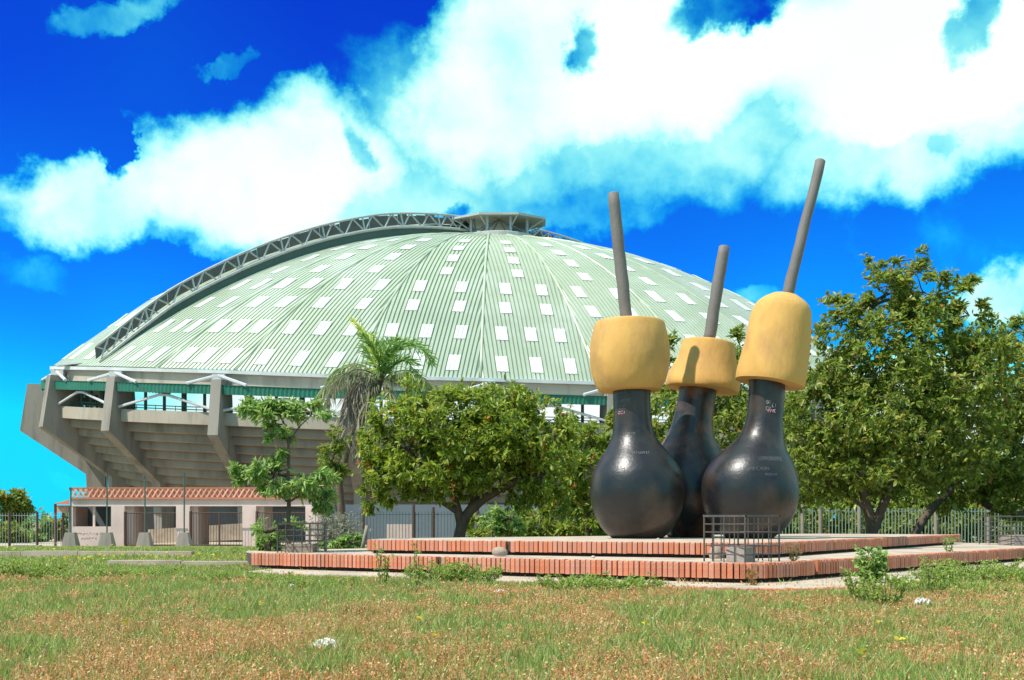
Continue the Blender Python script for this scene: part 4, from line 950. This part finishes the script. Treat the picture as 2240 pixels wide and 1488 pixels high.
# palm
def palm():
    Y = 38; rng = np.random.default_rng(9); b = W(757, 1195, Y); b.z = gz(Y); g = empty('palm_tree', b, 'ragged palm with drooping dead fronds in front of the dome', 'palm')
    tp = [(757, 1200), (748, 1130), (742, 1060), (760, 980), (800, 900), (826, 850), (834, 815)]
    pp = [W(x, y, Y) for x, y in tp]; pp[0].z = b.z - .1; mb = MB(); mb.tube(pp, [.17, .15, .14, .13, .13, .15, .10], 12); mb.build('trunk', M['bark'], g, True)
    top = [(832, 835), (832, 822)]
    FR = [([(834, 830), (824, 780), (800, 735), (768, 699)], .0, 'y', 1.0), ([(836, 820), (850, 780), (885, 752), (925, 765), (948, 800)], -.6, 'g', 1.0), ([(836, 830), (860, 800), (890, 790), (912, 830), (915, 870)], -.9, 'g', .9),
          ([(834, 835), (845, 790), (842, 750)], .4, 'g', .8), ([(834, 835), (820, 800), (806, 765), (812, 730)], .8, 'g', .9), ([(834, 838), (870, 820), (915, 825), (958, 860)], .5, 'd', .9),
          ([(832, 835), (790, 815), (735, 822), (700, 860), (688, 905)], -.3, 'm', 1.0), ([(832, 838), (790, 828), (762, 860), (745, 920), (735, 985)], -.8, 'b', 1.0), ([(832, 838), (800, 835), (775, 880), (765, 940), (760, 1000)], .5, 'b', 1.0),
          ([(834, 838), (800, 850), (782, 900), (790, 960)], .3, 'd', .9), ([(834, 838), (850, 850), (868, 890), (872, 940)], -.7, 'd', .8), ([(832, 832), (795, 800), (755, 800), (715, 830)], .9, 'm', .9)]
    FR += [([(832, 838), (795, 832), (770, 870), (758, 930), (752, 990)], -1.2, 'b', 1.0), ([(832, 838), (805, 840), (788, 890), (780, 950), (778, 1010)], -1.0, 'b', 1.0), ([(832, 838), (812, 845), (800, 890), (806, 950)], -1.3, 'd', .9),
           ([(834, 832), (846, 795), (868, 765), (900, 758)], .9, 'g', .9), ([(834, 832), (828, 790), (816, 755), (790, 730)], -.9, 'g', .9), ([(834, 835), (862, 815), (900, 812), (940, 840)], -1.1, 'm', .9), ([(834, 836), (804, 812), (765, 812), (730, 842), (712, 890)], -1.2, 'd', 1.0), ([(834, 830), (838, 790), (850, 760), (868, 740)], -.5, 'g', .9)]
    pal = {'y': (.56, .60, .08), 'g': (.19, .34, .075), 'm': (.22, .28, .10), 'd': (.24, .24, .14), 'b': (.34, .29, .23)}
    for pts, dy, kind, sc in FR:
        n = len(pts); cp = np.array([tuple(W(p[0], p[1], Y + dy * k / (n - 1) * 1.2)) for k, p in enumerate(pts)]); cur = []
        for i in range(n - 1):
            for u in np.linspace(0, 1, 12, endpoint=False):
                p0, p1, p2, p3 = cp[max(i - 1, 0)], cp[i], cp[i + 1], cp[min(i + 2, n - 1)]
                cur.append(.5 * (2 * p1 + (p2 - p0) * u + (2 * p0 - 5 * p1 + 4 * p2 - p3) * u * u + (3 * p1 - p0 - 3 * p2 + p3) * u ** 3))
        cur = np.array(cur); m_ = len(cur); V = []; Fc = []; C = []
        mb = MB().tube([Vector(q) for q in cur], list(np.linspace(.035, .008, m_)), 5)
        vi = 0
        for k in range(4, m_ - 1):
            t = cur[k + 1] - cur[k]; t /= np.linalg.norm(t); 
            for rep in range(2):
                for sgn in (-1, 1):
                    sd = np.cross(t, np.array([0, 0, 1.])) + rng.normal(size=3) * .25; sd /= np.linalg.norm(sd) + 1e-9
                    if abs(t[0]) > .2: up = np.array([0, 0, 1.]) * (.5 if kind in 'yg' else -.9)
                    else: up = np.array([sgn * .9, 0, -.2])
                    d = sgn * sd * .8 + t * .8 + up * .45 + rng.normal(size=3) * .22; d /= np.linalg.norm(d)
                    L_ = sc * (.62 * math.sin(math.pi * min(1, .15 + .8 * k / m_)) + .12) * rng.uniform(.75, 1.15); dr = np.array([0, 0, -1.]) * L_ * (.18 if kind in 'yg' else .5)
                    w = np.cross(d, rng.normal(size=3)); w /= np.linalg.norm(w); w *= .026; o = cur[k] + t * rep * .03
                    V += [o - w * .5, o + d * L_ * .5 - w + dr * .25, o + d * L_ + dr, o + d * L_ * .5 + w + dr * .25]; Fc.append((vi, vi + 1, vi + 2, vi + 3)); vi += 4
                    C += [np.array(pal[kind]) * rng.uniform(.7, 1.3)] * 4
        off = len(mb.v); V = np.concatenate([np.array(mb.v), np.array(V)]); C = np.concatenate([np.tile(np.array(pal[kind]) * .8, (off, 1)), np.array(C)])
        me = big_mesh('frond', V, [np.array([f for f in mb.f if len(f) == 4]), np.array(Fc) + off], C, off=b); link('frond', me, M['leafdull' if kind in 'bd' else 'leaf'], g)
palm()
# second thin bare stem beside the palm
o = MB().tube([W(790, 1212, 24), W(797, 1180, 24), W(803, 1150, 24)], [.05, .045, .04], 8).build('bare_stem', M['barkg'], None, True); tag(o, 'short bare leaning stem left of the upper platform end', 'stem')

# ------------------------------------------------------------------ weeds growing by the platform
def weed(px, py, Y, h, n, spread, colr, label, seed, leaf=.05, wid=.026, zb=0.0, k=6, name='weed'):
    rng = np.random.default_rng(seed); b = W(px, py, Y); b.z = zb; g = empty(name, b, label, 'weed', 'weeds around the platform'); mb = MB(); P = []
    for _ in range(n):
        a = rng.uniform(0, 6.28); r = spread * math.sqrt(rng.random()); e = b + Vector((math.cos(a) * r, math.sin(a) * r, h * rng.uniform(.55, 1.05))); s0 = b + Vector((math.cos(a) * r * .35, math.sin(a) * r * .35, -.02))
        pts = limb(mb, s0, e, .006, .0025, rng, 6, .05)
        for q in pts[1:]: P += [tuple(q + Vector(rng.normal(size=3)) * .02) for _ in range(2)]
    mb.build('stem', M['greenstem'], g); P = np.array(P); D = rng.normal(size=P.shape) * .6; D[:, 2] += .6; D /= np.linalg.norm(D, axis=1)[:, None]
    v, f, c = leaves(P, D, k, leaf, wid, colr, rng, .2); link('foliage', big_mesh('foliage', v, [f], c, off=b), M['leaf'], g)
M['greenstem'] = pm('weed_stem', (.10, .12, .04), (.16, .13, .06), 10, .8)
LIME = [((.26, .36, .06), 5), ((.34, .44, .09), 4), ((.18, .27, .05), 3), ((.44, .42, .12), 1)]
weed(1905, 1262, 12.9, .44, 22, .17, FRESH, 'leafy green shrub against the right face of the lower platform', 41, .065, .036)
weed(1880, 1330, 9.6, .40, 10, .16, LIME, 'tall branching weed in the grass left of the right shrub', 42, .032, .016)
weed(1935, 1345, 9.3, .34, 14, .22, LIME, 'dense low weed in the grass in front of the right shrub', 43, .032, .016)
weed(2030, 1320, 10.2, .42, 14, .26, LIME, 'spreading feathery weed right of the leafy shrub', 44, .03, .014)
weed(912, 1305, 11.0, .60, 3, .05, LIME, 'tall thin weed in front of the left brick tiers', 45, .034, .016)
weed(838, 1290, 12.0, .56, 5, .12, LIME, 'tall thin weed cluster near the left end of the tiers', 46, .034, .016)
weed(2075, 1204, 17.5, .26, 3, .08, FRESH, 'small flowering weed sprouting from the right platform joint', 47, .04, .02, .29)
weed(1735, 1225, 13.6, .20, 5, .10, [((.30, .19, .07), 4), ((.22, .2, .06), 3)], 'dry brown weed growing beside the corner cage', 48, .03, .012, .29)
weed(1650, 1262, 12.35, .22, 5, .10, [((.36, .18, .05), 4), ((.25, .2, .05), 3)], 'dry orange weed at the corner of the lower bricks', 49, .028, .012, .03)
for k, (px, py, Y, h, sp, n) in enumerate([(1360, 1300, 11.1, .19, .45, 70), (1250, 1300, 11.5, .18, .4, 44), (960, 1290, 12.7, .28, .45, 60), (1040, 1285, 12.7, .25, .4, 44), (50, 1275, 13.6, .30, .6, 70), (150, 1290, 13.0, .18, .4, 16),
                                          (2150, 1270, 13.6, .28, .7, 70), (2060, 1275, 12.6, .24, .5, 50), (2230, 1290, 12.6, .24, .6, 56), (520, 1290, 12.8, .16, .5, 20), (610, 1285, 13.0, .15, .4, 14),
                                          (1985, 1310, 11.0, .20, .5, 40), (2130, 1320, 10.8, .15, .6, 40), (700, 1300, 12.0, .14, .5, 24), (300, 1270, 14.5, .14, .7, 30)]):
    lb = ['bright leafy weed patch in front of the paved step', 'smaller leafy patch left of the bright weeds before the step', 'tall grassy clump before the left tiers', 'grassy clump right of the tall thin weed', 'lush weed mound at the left edge of the field', 'low weed mound right of the left edge mound',
          'thick weed bank below the right platform edge', 'weed bank between the shrub and the right edge', 'weed bank at the far right edge of the field', 'low weeds left of the lower platform end', 'low weeds in front of the lower platform end',
          'feathery weed clump just right of the leafy shrub', 'low weed carpet in the grass below the right platform', 'low weed carpet left of the tall thin weeds', 'low weed carpet below the short kerb'][k]
    weed(px, py, Y, h, n, sp, LIME, lb, 60 + k, .036, .013, k=7)

# ------------------------------------------------------------------ grass field
def inside(x, y, poly):
    c = np.zeros(len(x), bool); n = len(poly)
    for i in range(n):
        x0, y0 = poly[i]; x1, y1 = poly[(i + 1) % n]
        t = ((y0 > y) != (y1 > y)); with_ = (x1 - x0) * (y - y0) / ((y1 - y0) if y1 != y0 else 1e-9) + x0
        c ^= t & (x < with_)
    return c
LOWP = [tuple(p) for p in LOW] + [(8.5, 26.5), (-1, 21.5), (-4.6, 18.2)]
def scatter(rng, y0, y1, dens, m=2.6):
    w1 = .487 * y1 + m; n = int((y1 - y0) * 2 * w1 * dens); y = rng.uniform(y0, y1, n); x = rng.uniform(-w1, w1, n)
    ok = (abs(x) < .487 * y + m) & ~inside(x, y, LOWP) & ~((inside(x, y, PAVE)) & (rng.random(n) > .06))
    return x[ok], y[ok]
def build_grass():
    rng = np.random.default_rng(77); VV = []; F3 = []; F4 = []; CC = []; base = 0
    bands = [(4.3, 6.5, 4200), (6.5, 9, 3400), (9, 13, 2300), (13, 18, 1200), (18, 28, 420), (28, 64, 55)]
    for y0, y1, dens in bands:
        x, y = scatter(rng, y0, y1, dens); n = len(x)
        lf = .22 * vnoise(x, y * .6, .5, 1) + .36 * vnoise(x, y * .7, 2.1, 2) + .42 * vnoise(x, y * .8, 5.5, 4)
        tall = .5 * vnoise(x, y, .8, 3) + .5 * vnoise(x, y, 3.0, 5); fr = np.clip((9.8 - y) / 3.5, -.6, .5)
        brown = rng.random(n) < np.clip((lf - .50) * 2.6 + fr * .34 + .13, .04, .58)
        brown &= rng.random(n) < np.where(y > 13, .45, 1.0)
        h = rng.uniform(.04, .115, n) * (.55 + 1.1 * tall) * np.where(y > 13, .85, 1); z = np.array([gz(q) for q in y]) if y1 > 28 else np.zeros(n)
        cen = np.array([(np.hypot(x - q[0], y - q[1])) for q in [np.array(p.lerp(r, u)) for p, r in zip(pv[:-1], pv[1:]) for u in np.linspace(0, 1, 10)]]).min(0) if 8 < y1 < 19 else np.full(n, 9.)
        h *= np.clip(.28 + cen * .9, .28, 1)
        a = rng.uniform(0, 6.28, n); lean = rng.uniform(.05, .75, n) * h; w = rng.uniform(.0025, .0055, n) * np.clip(y / 7, 1, 4)
        dx, dy = np.cos(a) * lean, np.sin(a) * lean; b = rng.uniform(0, 6.28, n); wx, wy = np.cos(b) * w, np.sin(b) * w
        v = np.stack([np.c_[x - wx, y - wy, z - .01], np.c_[x + wx, y + wy, z - .01], np.c_[x + wx * .7 + dx * .4, y + wy * .7 + dy * .4, z + h * .6], np.c_[x - wx * .7 + dx * .4, y - wy * .7 + dy * .4, z + h * .6], np.c_[x + dx, y + dy, z + h]], 1).reshape(-1, 3)
        i = base + np.arange(n)[:, None] * 5; F4.append(i + np.array([0, 1, 2, 3])); F3.append(i + np.array([3, 2, 4])); base += 5 * n
        g = np.array([(.22, .30, .06), (.29, .38, .085), (.37, .42, .13), (.42, .41, .18), (.165, .245, .055)])[rng.choice(5, n, p=[.3, .3, .18, .10, .12])]
        br = np.array([(.50, .30, .115), (.58, .41, .19), (.42, .205, .075), (.60, .49, .26)])[rng.choice(4, n)]
        c = np.where(brown[:, None], br, g) * rng.uniform(.75, 1.25, (n, 1)); c[:, 1] *= 1 + .12 * (lf - .5); VV.append(v); CC.append(np.repeat(c, 5, 0))
        # dry seed heads on the brown stalks
        if y0 < 18:
            s = np.where(brown & (rng.random(n) < (.55 if y0 < 13 else .35)))[0]
            k = 5; S = np.repeat(s, k); m_ = len(S); t = rng.uniform(.62, 1.08, m_); ctr = np.c_[x[S] + dx[S] * t, y[S] + dy[S] * t, z[S] + h[S] * t] + rng.normal(size=(m_, 3)) * .010
            d = rng.normal(size=(m_, 3)); d[:, 2] += .5; d /= np.linalg.norm(d, axis=1)[:, None]; e = rng.normal(size=(m_, 3)); e -= (e * d).sum(1)[:, None] * d; e /= np.linalg.norm(e, axis=1)[:, None]
            ln = rng.uniform(.008, .019, (m_, 1)) * np.clip(y[S] / 8, 1, 2.2)[:, None]; wd = ln * rng.uniform(.18, .35, (m_, 1))
            v = np.stack([ctr - d * ln * .5, ctr + e * wd, ctr + d * ln * .7, ctr - e * wd], 1).reshape(-1, 3); i = base + np.arange(m_)[:, None] * 4
            F4.append(i + np.array([0, 1, 2, 3])); base += 4 * m_; VV.append(v)
            pc = np.array([(.62, .32, .125), (.55, .25, .09), (.74, .52, .27), (.50, .21, .08)])[rng.choice(4, m_)] * rng.uniform(.8, 1.25, (m_, 1)); CC.append(np.repeat(pc, 4, 0))
    V = np.concatenate(VV); C = np.concatenate(CC); me = big_mesh('grass', V, F4 + F3, C)
    o = link('grass', me, M['grass']); tag(o, 'green grass mixed with dry reddish brown seed stalks', 'grass', kind='stuff')
    # yellow flowers
    x = np.concatenate([rng.uniform(-8.6, -4.6, 90), rng.uniform(-14, -8, 40), rng.uniform(-3, 3, 9)]); y = np.concatenate([rng.uniform(18.6, 22, 90), rng.uniform(23.5, 29, 40), rng.uniform(5.6, 9, 9)])
    P = np.c_[x, y, rng.uniform(.08, .16, len(x))]; D = np.tile(np.array([[0, -.3, .95]]), (len(x), 1)) + rng.normal(size=(len(x), 3)) * .3; D /= np.linalg.norm(D, axis=1)[:, None]
    v, f, c = leaves(P, D, 5, .035, .03, [((.62, .50, .04), 3), ((.55, .55, .08), 2)], rng, .0); o = link('yellow_flowers', big_mesh('yellow_flowers', v, [f], c), M['grass']); tag(o, 'small yellow flowers scattered through the grass', 'flowers', kind='stuff')
build_grass()
